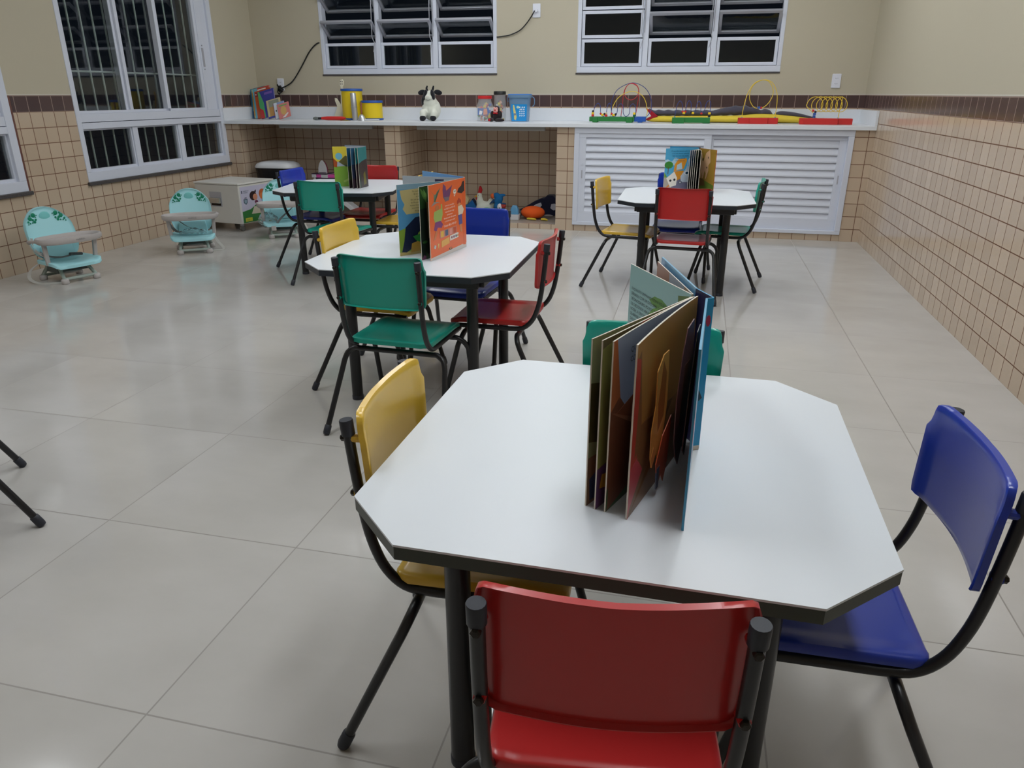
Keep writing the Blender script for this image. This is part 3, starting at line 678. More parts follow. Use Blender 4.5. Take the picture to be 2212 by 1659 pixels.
page('page', b2, (-2.284, -4.440), (-2.472, -4.690), H-.004, C(110, 130, 90), C(92, 156, 200), .0026,
     left=[([(0, .93), (1, .93), (1, 1), (0, 1)], C(138, 172, 192)), ([(.1, .6), (.88, .58), (.93, .66), (.9, .72), (.94, .8), (.96, .92), (.1, .95)], PARCH), (([(0, 0), (1, 0), (1, .36), (.8, .42), (.6, .36), (0, .38)]), C(140, 168, 64)), ([(.0, 0), (1, 0), (1, .05), (0, .03)], C(200, 176, 110)),
           ([(.97, .05), (.90, .04), (.76, .12), (.72, .3), (.58, .42), (.56, .50), (.62, .54), (.75, .53), (.90, .40), (.93, .2)], C(34, 42, 72)), (circ(.58, .46, .09, 12, .05), C(196, 200, 50)), ([(.56, .44), (.62, .36), (.42, .34), (.40, .44)], C(166, 186, 56)), ([(.72, .04), (.84, .03), (.82, .16), (.66, .2), (.5, .18), (.48, .03)], C(196, 152, 66)),
           ([(.80, .26), (.62, .30), (.6, .36), (.5, .30), (.3, .28), (.3, 0), (.44, 0), (.46, .16), (.6, .12), (.76, .2)], C(54, 140, 66)), ([(.62, .03), (.70, .03), (.66, .2), (.58, .2)], C(78, 130, 54)),
           ('text', .70, .885, .0085, C(90, 76, 44), ['Os marinheiros', 'lá no navio', 'A ilha', 'Era um mapa antigo', 'da ilha perdida com', 'muitas moedas e ouro', 'escondido no baú', 'do capitão'], 'CENTER', -1)])
JG = C(48, 84, 44)
page('page', b2, (-2.280, -4.442), (-2.362, -4.743), H-.003, C(60, 80, 50), C(30, 44, 36), .0028,
     left=[([(.2, .72), (1, .70), (1, .99), (.2, .99)], JG)] + [(leaf(.98-.07*q, .98-.02*(q % 3), .03, .22, 2.6+.25*(q % 4)), (G1, G2, G3)[q % 3]) for q in range(9)] +
          [([(.10, .30), (.84, .28), (.86, .78), (.10, .80)], C(150, 122, 76)), ([(.10, .32), (.78, .31), (.80, .74), (.10, .75)], C(104, 70, 44)), ([(.6, .0), (1, 0), (.95, .06), (.88, .03), (.8, .1), (.7, .03)], C(124, 60, 100)), (leaf(.9, .1, .04, .16, 2.9), JG), (leaf(.8, .1, .04, .18, 3.4), JG), (circ(.92, .24, .05, 10, .02), C(60, 110, 56))])
# --- book on the back left table
S4 = (-3.575, -2.520)
b4 = empty('popup_book', (S4[0], S4[1], .5705), 0, 'pop-up book with a green and yellow page standing on the back left table', 'book', 'open pop-up books')
H4 = .262
page('back_cover', b4, (-3.578, -2.508), (-3.745, -2.470), H4+.004, C(110, 120, 130), C(150, 160, 180), .003, edge=C(90, 90, 120))
page('spine', b4, (-3.578, -2.507), (-3.565, -2.525), H4+.004, C(150, 160, 180), C(130, 150, 176), .003, edge=C(130, 150, 176))
page('page', b4, S4, (-3.775, -2.602), H4, C(130, 150, 90), C(176, 184, 196), .0026,
     left=[([(0, 0), (1, 0), (1, .50), (.6, .52), (0, .40)], C(134, 176, 62)), ([(0, .03), (.4, 0), (0, .12)], C(176, 196, 170)), ([(1, 1), (1, .72), (.9, .62), (.7, .64), (.5, .80), (.48, .92), (.6, 1)], C(226, 206, 70)), (circ(.82, .76, .11, 12, .09), C(120, 190, 214)),
           ([(1, .72), (1, .5), (.9, .48), (.88, .62)], C(176, 82, 40)), ([(.84, .62), (.62, .50), (.1, .42), (.1, .60), (.5, .72), (.62, .78)], C(100, 96, 52)), ([(.7, .56), (.1, .45), (.1, .40), (.5, .46)], C(46, 74, 66)), ([(.70, .10), (.74, .14), (.3, .32), (.1, .45), (.3, .26)], C(170, 196, 96))])
page('page', b4, (-3.574, -2.522), (-3.640, -2.668), H4-.004, C(50, 80, 60), C(30, 80, 110), .0026, left=[([(0, 0), (1, 0), (1, .55), (0, .6)], C(56, 70, 40)), ([(0, 0), (1, 0), (1, .2), (0, .2)], C(44, 34, 34))])
page('page', b4, (-3.572, -2.524), (-3.606, -2.682), H4-.004, C(50, 60, 80), C(48, 92, 122), .0026, left=[([(0, 0), (1, 0), (1, .6), (0, .55)], C(44, 52, 76)), ([(0, 0), (1, 0), (1, .25), (0, .2)], C(64, 50, 60))])
page('front_cover', b4, (-3.565, -2.526), (-3.566, -2.66), H4, C(60, 50, 40), C(40, 120, 124), .003, left=[([(0, 0), (1, 0), (1, .6), (.6, .66), (0, .7)], C(58, 46, 46)), ([(.2, .08), (.5, .06), (.5, .34), (.3, .4)], C(110, 104, 40)), ([(.8, 0), (1, 0), (1, .5), (.85, .4)], C(40, 60, 50))])
page('page', b4, (-3.568, -2.524), (-3.580, -2.672), H4-.003, C(60, 50, 40), C(34, 118, 122), .0026, left=[([(0, 0), (1, 0), (1, .6), (.6, .66), (0, .7)], C(62, 50, 52)), ([(.3, .08), (.6, .06), (.6, .34), (.4, .4)], C(116, 108, 46))])
# --- book on the table by the louvred cabinet
S3 = (-1.362, -2.150)
b3 = empty('popup_book', (S3[0], S3[1], .5705), 0, 'pop-up book showing cartoon cars, standing on the table by the louvred cabinet', 'book', 'open pop-up books')
H3 = .262
SKY3 = C(78, 166, 208)
page('back_cover', b3, (-1.366, -2.130), (-1.552, -2.095), H3+.004, C(40, 60, 80), C(60, 150, 196), .003, edge=C(40, 100, 140))
page('spine', b3, (-1.366, -2.130), (-1.352, -2.148), H3+.004, C(60, 60, 80), C(60, 60, 80), .003, edge=C(80, 84, 100))
page('page', b3, S3, (-1.572, -2.252), H3, C(90, 140, 160), SKY3, .0026,
     left=[([(0, 0), (1, 0), (1, .30), (0, .26)], C(176, 168, 156)), ([(0, 0), (.8, 0), (.6, .30), (0, .32)], C(120, 118, 142)), ([(1, 0), (.78, .1), (.82, .14), (.95, .04)], C(224, 140, 60)),
           ([(1, .72), (.92, .74), (.8, .68), (.7, .78), (.6, .76), (.5, .7), (.5, .6), (1, .58)], C(172, 206, 222)), (circ(.88, .60, .13, 14, .09), C(58, 136, 56)), ([(.90, .38), (.88, .38), (.88, .55), (.90, .55)], C(90, 66, 44)), ([(1, .3), (.9, .3), (1, .42)], C(110, 160, 70)),
           ([(.72, .44), (.70, .62), (.60, .74), (.36, .76), (.34, .70), (.42, .5)], C(232, 156, 50)), ([(.64, .48), (.63, .6), (.5, .66), (.46, .5)], C(190, 214, 226)), ([(.72, .44), (.42, .46), (.40, .3), (.6, .22), (.7, .3)], C(222, 150, 50)), ([(.93, .28), (.70, .44), (.60, .28), (.62, .10), (.8, .06), (.86, .16)], C(236, 230, 220)), (circ(.80, .22, .035, 10, .03), M_INK), (circ(.68, .24, .035, 10, .03), M_INK),
           ([(.50, .32), (.34, .52), (.30, .72), (.16, .90), (0, .92), (0, .16), (.48, .18)], C(196, 208, 218)), ([(.32, .56), (.27, .74), (.14, .86), (0, .86), (0, .56)], C(120, 184, 216)), (circ(.31, .40, .075, 14, .055), C(240, 244, 246)), (circ(.315, .40, .045, 12, .035), C(30, 70, 90)), (circ(.5, .17, .055, 12, .045), C(96, 100, 116)), (circ(.5, .17, .028, 10, .022), C(180, 180, 186)),
           ('text', .55, .92, .012, C(30, 80, 120), ['O carrinho passeia pela rua', 'e vê uma buzina animada', 'bem no meio da cidade', 'e todo mundo', 'sorri para ele'], 'CENTER', -1)])
for q, (ex, ey, c1, c2) in enumerate(((-1.414, -2.300, (70, 100, 140), (44, 52, 62)), (-1.402, -2.315, (40, 84, 130), (52, 58, 62)), (-1.390, -2.325, (30, 66, 104), (44, 50, 56)), (-1.378, -2.335, (60, 84, 60), (52, 46, 46)), (-1.364, -2.335, (74, 100, 50), (60, 48, 46)), (-1.346, -2.325, (84, 110, 62), (64, 50, 48)))):
    page('page', b3, (-1.363+.001*q, -2.158), (ex, ey), H3-.006, C(*c2), C(*c1), .0024, left=[([(0, 0), (1, 0), (1, .6), (.5, .7), (0, .6)], C(*c2))])
page('front_cover', b3, (-1.355, -2.150), (-1.250, -2.330), H3, C(164, 128, 54), C(176, 60, 40), .003, edge=C(196, 80, 50),
     right=[([(0, 0), (1, 0), (1, .16), (.6, .22), (0, .3)], C(100, 120, 48)), ([(0, .08), (.5, .12), (.4, .26), (0, .3)], C(112, 84, 50)),
            ([(.08, .88), (.16, .9), (.28, .68), (.40, .9), (.62, .99), (.66, .88), (.70, .7), (.60, .62), (.62, .5), (.52, .3), (.46, .28), (.48, .42), (.40, .48), (.34, .30), (.26, .28), (.26, .46), (.18, .28), (.12, .28), (.14, .5), (.10, .7)], C(228, 182, 142)), (circ(.24, .74, .03, 8, .04), C(60, 44, 34)), (circ(.56, .8, .025, 8, .03), C(60, 44, 34)), (circ(.52, .56, .03, 8, .025), C(60, 44, 34))])


# ------------------------------------------------------------------ booster seats on the floor by the left wall
M_MINT = mat('mint_plastic', (168, 224, 232), .38, noise=.01); M_MINTD = mat('mint_plastic_recess', (130, 210, 210), .4)
M_BGREY = mat('grey_booster_plastic', (186, 180, 178), .42, noise=.03); M_BDARK = mat('dark_underside', (96, 104, 102), .6)
M_STRAP = mat('grey_webbing', (128, 134, 136), .8, bump=.3, nscale=300); M_BUCK = mat('dark_buckle', (62, 68, 70), .4)
M_LEAF = mat('green_leaf_print', (20, 138, 104), .45); M_STRAPW = mat('pale_webbing', (190, 188, 182), .8)
M_WRAP = mat('clear_plastic_wrap', (235, 240, 242), .08, trans=.9, ior=1.3)
def booster(x, y, th, label, kind):
    o = empty('booster_seat', (x, y, 0), th, label, 'booster seat', 'mint booster seats by the left wall')
    # backrest: rounded panel leaning back
    def bp(s, t, g=1.0, dy=0.0):
        tt = (t+1)/2
        w = .140 + .016*sin(pi*min(1, tt*1.1)) - .0*tt
        if tt < .25: w -= .02*(1-tt/.25)
        a, z = rr(s*g, t*g, w, .175, .135 if t > 0 else .05)
        zz = z+.175
        curve = .018*(a/.16)**2
        return (a, -.085-.28*zz+curve+dy, .130+zz*.95)
    sh = sheet(lambda s, t, l: bp(s, t, .95) if l == 0 else bp(s, t, .93, -.022), 22, 22, [lambda s, t: bp(s, t, .985, .006), lambda s, t: bp(s, t, 1.0, -.004), lambda s, t: bp(s, t, 1.0, -.02)])
    b = sh.build('backrest', M_MINT, o, smooth=60)
    def onb(a, zz, off): return Vector((a, -.085-.28*zz+.018*(a/.16)**2+off, .130+zz*.95))
    MB().ell(onb(0, .285, .001), (.036, .004, .034), M_MINTD, n=20).build('headrest_dimple', None, b)
    random.seed(5)
    for sx in (-1, 1):
        lv = MB()
        for (a, zz, r) in ((.072, .302, .014), (.100, .282, .013), (.084, .272, .008), (.095, .300, .006), (.116, .262, .007), (.064, .272, .007), (.075, .258, .009), (.106, .252, .005), (.060, .288, .004), (.052, .300, .004), (.120, .246, .004), (.090, .254, .005)):
            lv.ell(onb(sx*a, zz, .0045), (r, .0022, r*1.1), n=10, k=6)
        lv.build('leaf_print', M_LEAF, b)
    MB().prism([(-.11, 0), (.11, 0), (.10, .085), (-.10, .085)], lambda a, c, d: (a, -.088-.28*(c+.0)+d, .135+c), .008, .022).build('lower_back_pad', M_MINT, o, smooth=0, bevel=.006)
    # seat pan
    def sp(s, t, g=1.0, dz=0.0):
        a, c = rr(s*g, t*g, .165-.01*(1-t)/2, .135, .05)
        z = .138 - .010*(1-s*s)*(1-t*t*.6) + (.006 if abs(s) > .85 else 0) - (.012*((t-.6)/.4)**2 if t > .6 else 0)
        return (a, c+.030, z+dz)
    sheet(lambda s, t, l: sp(s, t, .96) if l == 0 else sp(s, t, .93, -.02), 20, 18, [lambda s, t: sp(s, t, 1, -.003), lambda s, t: sp(s, t, 1, -.022), lambda s, t: sp(s, t, .97, -.024)]).build('seat', M_MINT, o, smooth=60)
    # base
    MB().box((-.105, -.09, .058), (.105, .06, .112)).build('base_box', M_BDARK, o, smooth=0, bevel=.008)
    fb = MB()
    for sx in (-1, 1):
        fb.tube([(sx*.085, .05, .112), (sx*.098, .10, .06), (sx*.105, .135, .028)], .012, 10)
        fb.tube([(sx*.085, -.05, .112), (sx*.11, -.09, .06), (sx*.12, -.11, .028)], .012, 10)
    fb.tube([(-.105, .135, .030), (.105, .135, .030)], .010, 10); fb.tube([(-.12, -.11, .03), (.12, -.11, .03)], .010, 10)
    fb.build('base_frame', mat('pale_green_grey_base', (166, 178, 170), .45), o)
    for sx, yy, xx in ((-1, .135, .105), (1, .135, .105), (-1, -.11, .12), (1, -.11, .12)):
        MB().lathe([(.020, 0), (.024, .004), (.024, .028), (.017, .034)], (sx*xx, yy, 0), 18).build('foot', M_BGREY, o, smooth=50)
    MB().lathe([(.075, 0.052), (.078, .056), (.078, .062), (.070, .066)], (0, .01, 0), 24).build('turn_ring', M_BGREY, o, smooth=50)
    # tray and arms
    ring = []; t = MB(); N = 40
    def tr(k, r, z): 
        a = 2*pi*k/N; ca, sa = cos(a), sin(a)
        return (math.copysign(abs(ca)**.75, ca)*.205*r, .090+math.copysign(abs(sa)**.75, sa)*.105*r, z)
    rings = [[tr(k, r, z) for k in range(N)] for r, z in ((.80, .262), (.93, .262), (.99, .272), (1.0, .292), (.985, .300), (.93, .300), (.90, .292), (.88, .278), (.5, .276), (.05, .276))]
    t.loft(rings); tray = t.build('tray', M_BGREY, o, smooth=50)
    for sx in (-1, 1):
        MB().box((-.013, -.011, 0), (.013, .011, .145)).build('tray_arm', M_BGREY, o, smooth=0, bevel=.005, loc=(sx*.155, .075, .125), rot=(radians(-5), radians(sx*4), 0))
        MB().tube([(sx*.19, .06, .282), (sx*.20, -.02, .275), (sx*.185, -.05, .262)], .011, 10, smooth=4).build('tray_side', M_BGREY, tray)
    # straps
    def ribbon(nm, pts, w, mt, par=o):
        P = catmull([Vector(p) for p in pts], 5); m = MB(); rings = []
        for i, p in enumerate(P):
            d = (P[min(i+1, len(P)-1)]-P[max(i-1, 0)]).normalized(); s = d.cross(Vector((.2, .3, 1))).normalized(); n = s.cross(d).normalized()
            rings.append([p-s*w/2-n*.0008, p+s*w/2-n*.0008, p+s*w/2+n*.0008, p-s*w/2+n*.0008])
        return m.loft(rings).build(nm, mt, par, smooth=40)
    if kind == 'A':
        ribbon('harness_strap', [(.12, -.10, .19), (.10, -.03, .165), (.06, .03, .158), (.03, .06, .162), (.0, .07, .17)], .02, M_STRAP)
        MB().box((-.045, -.012, -.009), (.045, .012, .009)).build('buckle', M_BUCK, o, smooth=0, bevel=.006, loc=(-.03, .075, .172), rot=(0, -.15, .15))
        ribbon('harness_strap', [(.14, -.11, .28), (.15, -.10, .22), (.12, -.06, .17), (.10, -.02, .16)], .022, M_STRAPW)
        ribbon('hanging_strap', [(.14, -.05, .13), (.19, -.10, .08), (.215, -.09, .03), (.20, -.02, .004), (.15, .06, .004), (.11, .10, .004)], .022, M_STRAPW)
    elif kind == 'B':
        ribbon('harness_strap', [(.09, .12, .262), (.03, .06, .20), (-.04, .02, .165), (-.07, 0, .155)], .022, M_STRAP)
        ribbon('harness_strap', [(.07, .0, .155), (.11, .03, .16), (.15, -.02, .19), (.17, -.06, .22)], .022, M_STRAP)
        ribbon('hanging_strap', [(-.14, -.05, .13), (-.17, -.02, .06), (-.21, .03, .006), (-.14, .06, .004), (-.06, .09, .004)], .022, M_STRAPW)
        random.seed(3); w = MB(); nu, nv = 16, 8; vs = []
        for j in range(nv+1):
            for i in range(nu+1):
                u, v = i/nu, j/nv; vs.append((-.10+.20*u, -.02+.10*v, .150+.03*sin(pi*u)*sin(pi*v)+random.uniform(-.008, .008)))
        w.add(vs, [(j*(nu+1)+i, j*(nu+1)+i+1, (j+1)*(nu+1)+i+1, (j+1)*(nu+1)+i) for j in range(nv) for i in range(nu)])
        w.build('plastic_wrap', M_WRAP, o, smooth=0)
    else:
        ribbon('harness_strap', [(-.10, .12, .262), (-.03, .09, .20), (.03, .12, .15), (.07, .15, .10)], .026, M_STRAP)
        MB().box((-.02, -.008, -.02), (.02, .008, .02)).build('buckle', M_BGREY, o, smooth=0, bevel=.004, loc=(.08, .16, .09))
        ribbon('hanging_strap', [(-.16, .0, .14), (-.19, .03, .08), (-.21, .05, .02), (-.20, .07, .004)], .012, M_STRAPW)
        w = MB(); random.seed(9)
        w.ell((.12, .05, .15), (.08, .06, .06), n=14, k=8); w.v = [(x+random.uniform(-.012, .012), y+random.uniform(-.012, .012), z+random.uniform(-.012, .012)) for x, y, z in w.v]
        w.build('plastic_wrap', M_WRAP, o, smooth=0)
    # small maker's lettering on the tray front
    tv, tf = text_geo('multikids', .017, 'CENTER')
    q = MB().add([(-x*1.0-.02, .1955-(x+.02)**2*1.2+.0009, .2785+y) for x, y in tv], tf)
    q.build('tray_lettering', mat('grey_lettering', (110, 112, 112), .6), tray, smooth=0)
    return o
booster(-5.43, -3.32, radians(-109), 'mint booster seat nearest the camera, grey buckle lying on its seat', 'A')
booster(-5.20, -2.28, radians(-146), 'mint booster seat holding crumpled clear plastic, left of the white wheeled box', 'B')
booster(-4.86, -1.50, radians(-150), 'mint booster seat in front of the white wheeled box, behind the blue chair', 'C')

# ------------------------------------------------------------------ white wheeled box with picture panel
M_WBOX = mat('white_painted_metal', (214, 212, 206), .4, noise=.01)
bx = empty('wheeled_storage_box', (-5.295, -1.455, 0), radians(-9), 'white box on small wheels with a metal side handle and a picture of children reading', 'storage box')
bw, bd, bz0, bz1 = .50, .47, .07, .425
MB().box((-bw, 0, bz0), (0, bd, bz1-.018)).build('body', M_WBOX, bx, smooth=0, bevel=.006)
MB().box((-bw-.006, -.006, bz1-.017), (.006, bd+.006, bz1)).build('lid', M_WBOX, bx, smooth=0, bevel=.006)
for px, py in ((-.05, .05), (-bw+.05, .05), (-.05, bd-.05), (-bw+.05, bd-.05)):
    cs = MB().box((px-.012, py-.012, .045), (px+.012, py+.012, bz0)).build('caster_fork', M_ALUG, bx, smooth=0)
    MB().tube([(px-.011, py, .024), (px+.011, py, .024)], .024, 20).build('wheel', mat('caster_rubber', (120, 118, 112), .6), cs)
hd = MB().box((-.335, -.004, .215), (-.20, .0, .345), M_ALUG).build('handle_plate', None, bx, smooth=0, bevel=.002)
MB().box((-.328, -.026, .245), (-.207, -.004, .295)).build('handle', mat('bright_metal', (190, 190, 186), .22, metal=.8), hd, smooth=0, bevel=.006)
MB().box((-.322, -.006, .224), (-.213, -.003, .246)).build('handle_painted_shade', M_BOLT, hd, smooth=0)  # solid dark strip standing in for the shade under the handle
pn = MB()
def pf(a, b, d): return (.0008+d, .02+a*(bd-.03), bz0+.006+b*(bz1-bz0-.04))
GR = C(40, 120, 52)
for q, (pl, c) in enumerate([([(0, 0), (1, 0), (1, 1), (0, 1)], C(196, 192, 212)), ([(0, 0), (1, 0), (1, .28), (.7, .46), (.45, .48), (.25, .36), (0, .32)], GR), ([(.42, .46), (.62, .52), (.72, .40), (.5, .34)], C(60, 140, 70)),
        ([(.26, .22), (.62, .2), (.82, .3), (.9, .24), (.9, .42), (.66, .38), (.36, .42)], C(206, 196, 176)), (circ(.36, .72, .105, 14, .13), C(52, 36, 38)), (circ(.42, .68, .07, 12, .09), C(206, 140, 110)), ([(.40, .84), (.46, .88), (.46, .8)], C(52, 36, 38)),
        (circ(.64, .74, .10, 14, .14), C(186, 96, 52)), (circ(.62, .68, .065, 12, .09), C(214, 124, 74)), (circ(.44, .54, .05, 10, .05), C(110, 50, 80)), (circ(.66, .56, .06, 10, .05), C(110, 150, 190)), ([(.4, .48), (.46, .5), (.5, .43), (.46, .40)], C(206, 140, 110)),
        ([(.07, .66), (.18, .66), (.18, .56), (.13, .50), (.07, .56)], C(74, 96, 110)), ([(.09, .64), (.16, .64), (.16, .57), (.125, .53), (.09, .57)], C(140, 160, 176)), ([(.10, .70), (.16, .70), (.16, .68), (.10, .68)], C(80, 70, 90)),
        ([(.03, .90), (.05, .90), (.05, .82), (.03, .82)], C(44, 60, 80)), ([(.06, .03), (.26, .03), (.26, .13), (.06, .13)], C(206, 200, 60))]):
    pn.prism([(a, b) for a, b in pl], pf, .0, .0004+.00012*q, c)
for s, a, b, sz, c in (('PREFEITURA', .07, .865, .014, C(70, 90, 100)), ('MUNICIPAL', .07, .82, .012, C(90, 110, 116)), ('FNDE', .09, .06, .016, C(90, 90, 40))):
    tv, tf = text_geo(s, sz); pn.add([pf(a+x/(bd-.03), b+y/(bz1-bz0-.04), .0032) for x, y in tv], tf, c)
pn.build('picture_panel', None, bx, smooth=0)

# ------------------------------------------------------------------ bin under the counter
bn = empty('waste_bin', (-5.43, -.52, .045), 0, 'waste bin with a white domed lid and black bag in the left niche', 'bin')
def rrect(a, b, r, z, n=32):
    out = []
    for k in range(n):
        t = 2*pi*k/n; c, s = cos(t), sin(t); e = .45
        out.append((math.copysign(abs(c)**e, c)*a, math.copysign(abs(s)**e, s)*b, z))
    return out
MB().loft([rrect(.16, .11, 0, 0), rrect(.19, .13, 0, .43)]).build('bin_body', mat('bin_plastic', (200, 200, 200), .4), bn, smooth=50)
random.seed(2); bg = []
for i in range(9):
    z = .22+i*.027; bg.append([(x*(1+.012*sin(k*2.3+i)), y*(1+.02*sin(k*1.7+i*.8)), zz) for k, (x, y, zz) in enumerate(rrect(.196+.004*sin(i), .137, 0, z, 64))])
MB().loft(bg).build('bin_bag', mat('black_bin_bag', (22, 22, 26), .25, bump=.6, nscale=25), bn, smooth=30)
MB().loft([rrect(.203, .143, 0, .438), rrect(.205, .145, 0, .450), rrect(.19, .132, 0, .474), rrect(.15, .10, 0, .492), rrect(.08, .05, 0, .499), rrect(.01, .01, 0, .500)]).build('bin_lid', mat('white_lid', (218, 220, 224), .35), bn, smooth=60)

# ------------------------------------------------------------------ toy ironing board and iron in the left niche
M_TW = mat('white_toy_plastic', (222, 222, 226), .35); M_PINK = mat('pink_toy_fabric', (222, 84, 170), .6); M_DK = mat('dark_purple_toy', (70, 50, 76), .5)
ib = empty('toy_ironing_board', (-4.86, -.42, .045), 0, 'toy ironing board with pink cover and crossed white legs in the left niche', 'toy')
BP = [(-.20, -.05), (-.17, -.07), (.18, -.075), (.20, -.06), (.20, .06), (.18, .075), (-.17, .07), (-.20, .05)]
MB().prism(BP, lambda a, b, d: (a, b, d), .325, .345, M_DK).prism([(a*.99, b*.99) for a, b in BP], lambda a, b, d: (a, b, d), .3452, .372, M_PINK).build('board', None, ib, smooth=0)
MB().prism([(-.235, -.052), (-.05, -.082), (-.05, .082), (-.235, .052)], lambda a, b, d: (a, b, d), .343, .374, M_TW).prism([(-.238, -.054), (-.06, -.084), (-.06, .084), (-.238, .054)], lambda a, b, d: (a, b, d), .374, .380, M_DK).build('iron_rest', None, ib, smooth=0)
for sy in (-1, 1):
    MB().box((-.28, -.006, -.02), (.28, .006, .02)).build('leg', M_TW, ib, smooth=0, bevel=.002, loc=(.01, sy*.05, .165), rot=(0, radians(36), 0))
    MB().box((-.28, -.006, -.02), (.28, .006, .02)).build('leg', M_TW, ib, smooth=0, bevel=.002, loc=(.01, sy*.036, .165), rot=(0, radians(-36), 0))
io = empty('toy_iron', (-4.985, -.42, .4255), 0, 'white toy iron standing upright on the pink toy ironing board', 'toy')
IP = [(-.047, 0), (.047, 0), (.044, .05), (.030, .095), (.008, .125), (-.008, .125), (-.030, .095), (-.044, .05)]
MB().prism(IP, lambda a, b, d: (a, d, b), -.028, -.015, M_TW).build('soleplate', None, io, smooth=0, bevel=.002)
MB().prism([(a*.92, b*.95) for a, b in IP], lambda a, b, d: (a, d, b), -.0148, .012, mat('pink_dark_toy', (150, 60, 90), .4)).build('iron_body', None, io, smooth=0)
MB().tube([(0, .012, .02), (0, .045, .03), (0, .048, .08), (0, .012, .09)], .008, 8, smooth=4).build('handle', M_TW, io)
MB().box((-.040, -.030, .004), (.040, -.0285, .010)).build('steam_strip', M_DK, io, smooth=0)

# ------------------------------------------------------------------ picture books leaning at the left end of the counter
ZC = CT
def shelf_book(i, x, w, h, t, lean, tilt, yaw, y, cover, spine, art, label):
    o = empty('picture_book', (x, y, ZC), 0, label, 'book', 'picture books leaning on the counter')
    M = Matrix.Rotation(yaw, 4, 'Z') @ Matrix.Rotation(lean, 4, 'Y') @ Matrix.Rotation(tilt, 4, 'X')
    dz = max(0, -(M @ Vector((w, 0, 0))).z, -(M @ Vector((0, t, 0))).z, -(M @ Vector((w, t, 0))).z)
    def T(a, b, d):
        v = M @ Vector((a, d, b)); return (v.x, v.y, v.z+dz+.0005)
    m = MB()
    m.prism([(0, 0), (w, 0), (w, h), (0, h)], T, 0, .003, cover).prism([(0, 0), (w, 0), (w, h), (0, h)], T, t-.003, t, cover)
    cv = m.build('cover', None, o, smooth=0)
    MB().prism([(-.001, 0), (.003, 0), (.003, h), (-.001, h)], T, 0, t, spine).build('spine', None, o, smooth=0)
    MB().prism([(.003, .003), (w-.003, .003), (w-.003, h-.003), (.003, h-.003)], T, .003, t-.003, M_PAPER).build('pages', None, o, smooth=0)
    a = MB()
    for q, (pl, c) in enumerate(art): a.prism([(u*w, v*h) for u, v in pl], T, -.0003-.0002*q, 0, c)
    a.build('cover_picture', None, o, smooth=0)
BK = [
 (-5.835, .215, .285, .012, -.16, C(70, 110, 140), C(90, 110, 124), [([(0, 0), (.2, 0), (.2, 1), (0, 1)], C(60, 130, 170))], 'tall blue and grey picture book, leftmost of the leaning row'),
 (-5.812, .215, .280, .010, -.17, C(58, 140, 184), C(60, 150, 190), [([(0, 0), (.3, 0), (.3, .25), (0, .25)], C(40, 50, 110))], 'light blue picture book second from the left in the leaning row'),
 (-5.790, .215, .283, .010, -.18, C(196, 200, 150), C(206, 196, 120), [([(0, .1), (.2, .1), (.2, .9), (0, .9)], C(214, 160, 60))], 'pale green and yellow picture book third from the left in the leaning row'),
 (-5.765, .225, .284, .012, -.19, C(196, 72, 56), C(110, 190, 214), [([(0, .0), (.28, 0), (.28, 1), (0, 1)], C(110, 190, 214)), ([(.3, .90), (.8, .90), (.8, .95), (.3, .95)], C(236, 232, 226))], 'light blue and brick red picture book standing tallest behind the others'),
 (-5.735, .215, .262, .014, -.20, C(176, 70, 36), C(150, 40, 40), [([(0, 0), (.35, 0), (.3, .5), (.3, 1), (0, 1)], C(190, 84, 40)), ([(.02, .8), (.2, .8), (.2, .95), (.02, .95)], C(140, 30, 44)), (circ(.08, .88, .03, 8), C(240, 236, 230))], 'red-brown picture book in the middle of the leaning row'),
 (-5.690, .205, .258, .012, -.21, C(54, 60, 150), C(40, 130, 180), [([(0, 0), (.3, 0), (.3, .55), (.1, 1), (0, 1)], C(80, 170, 110)), ([(.4, .84), (.9, .84), (.9, .92), (.4, .92)], C(120, 90, 180)), ([(0, 0), (.25, 0), (.2, .3), (0, .4)], C(196, 50, 50))], 'purple-blue picture book with a green strip near its spine'),
 (-5.610, .175, .175, .010, -.22, C(206, 190, 150), C(206, 198, 70), [([(.15, .6), (.9, .6), (.9, .95), (.15, .95)], C(150, 156, 140)), ([(.15, .1), (.9, .1), (.9, .6), (.15, .6)], C(196, 150, 90)), ([(0, 0), (1, 0), (1, .1), (0, .1)], C(50, 66, 160))], 'small picture book with a yellow spine and tan animal picture'),
 (-5.535, .130, .150, .012, -.23, C(150, 170, 214), C(190, 60, 70), [([(.05, 0), (.35, 0), (.35, 1), (.05, 1)], C(226, 232, 240)), (circ(.2, .5, .06, 8), M_INK)], 'small white and pale blue book second from the right of the row'),
 (-5.490, .140, .140, .010, -.24, C(222, 134, 130), C(206, 180, 170), [(circ(.5, .5, .26, 14, .3), C(224, 180, 110)), ([(.15, .82), (.85, .82), (.85, .9), (.15, .9)], C(130, 180, 100)), ([(.3, .05), (.5, .14), (.8, .3), (.9, .26), (.6, .04)], C(240, 236, 232))], 'small pink picture book at the right end of the leaning row'),
]
for i, (x, w, h, t, ln, c1, c2, art, lab) in enumerate(BK):
    shelf_book(i, -5.848+(x+5.835)*1.18, w, h, t, ln, radians(-10), radians(-16+i*1.2), -.20-.022*i, c1, c2, art, lab)

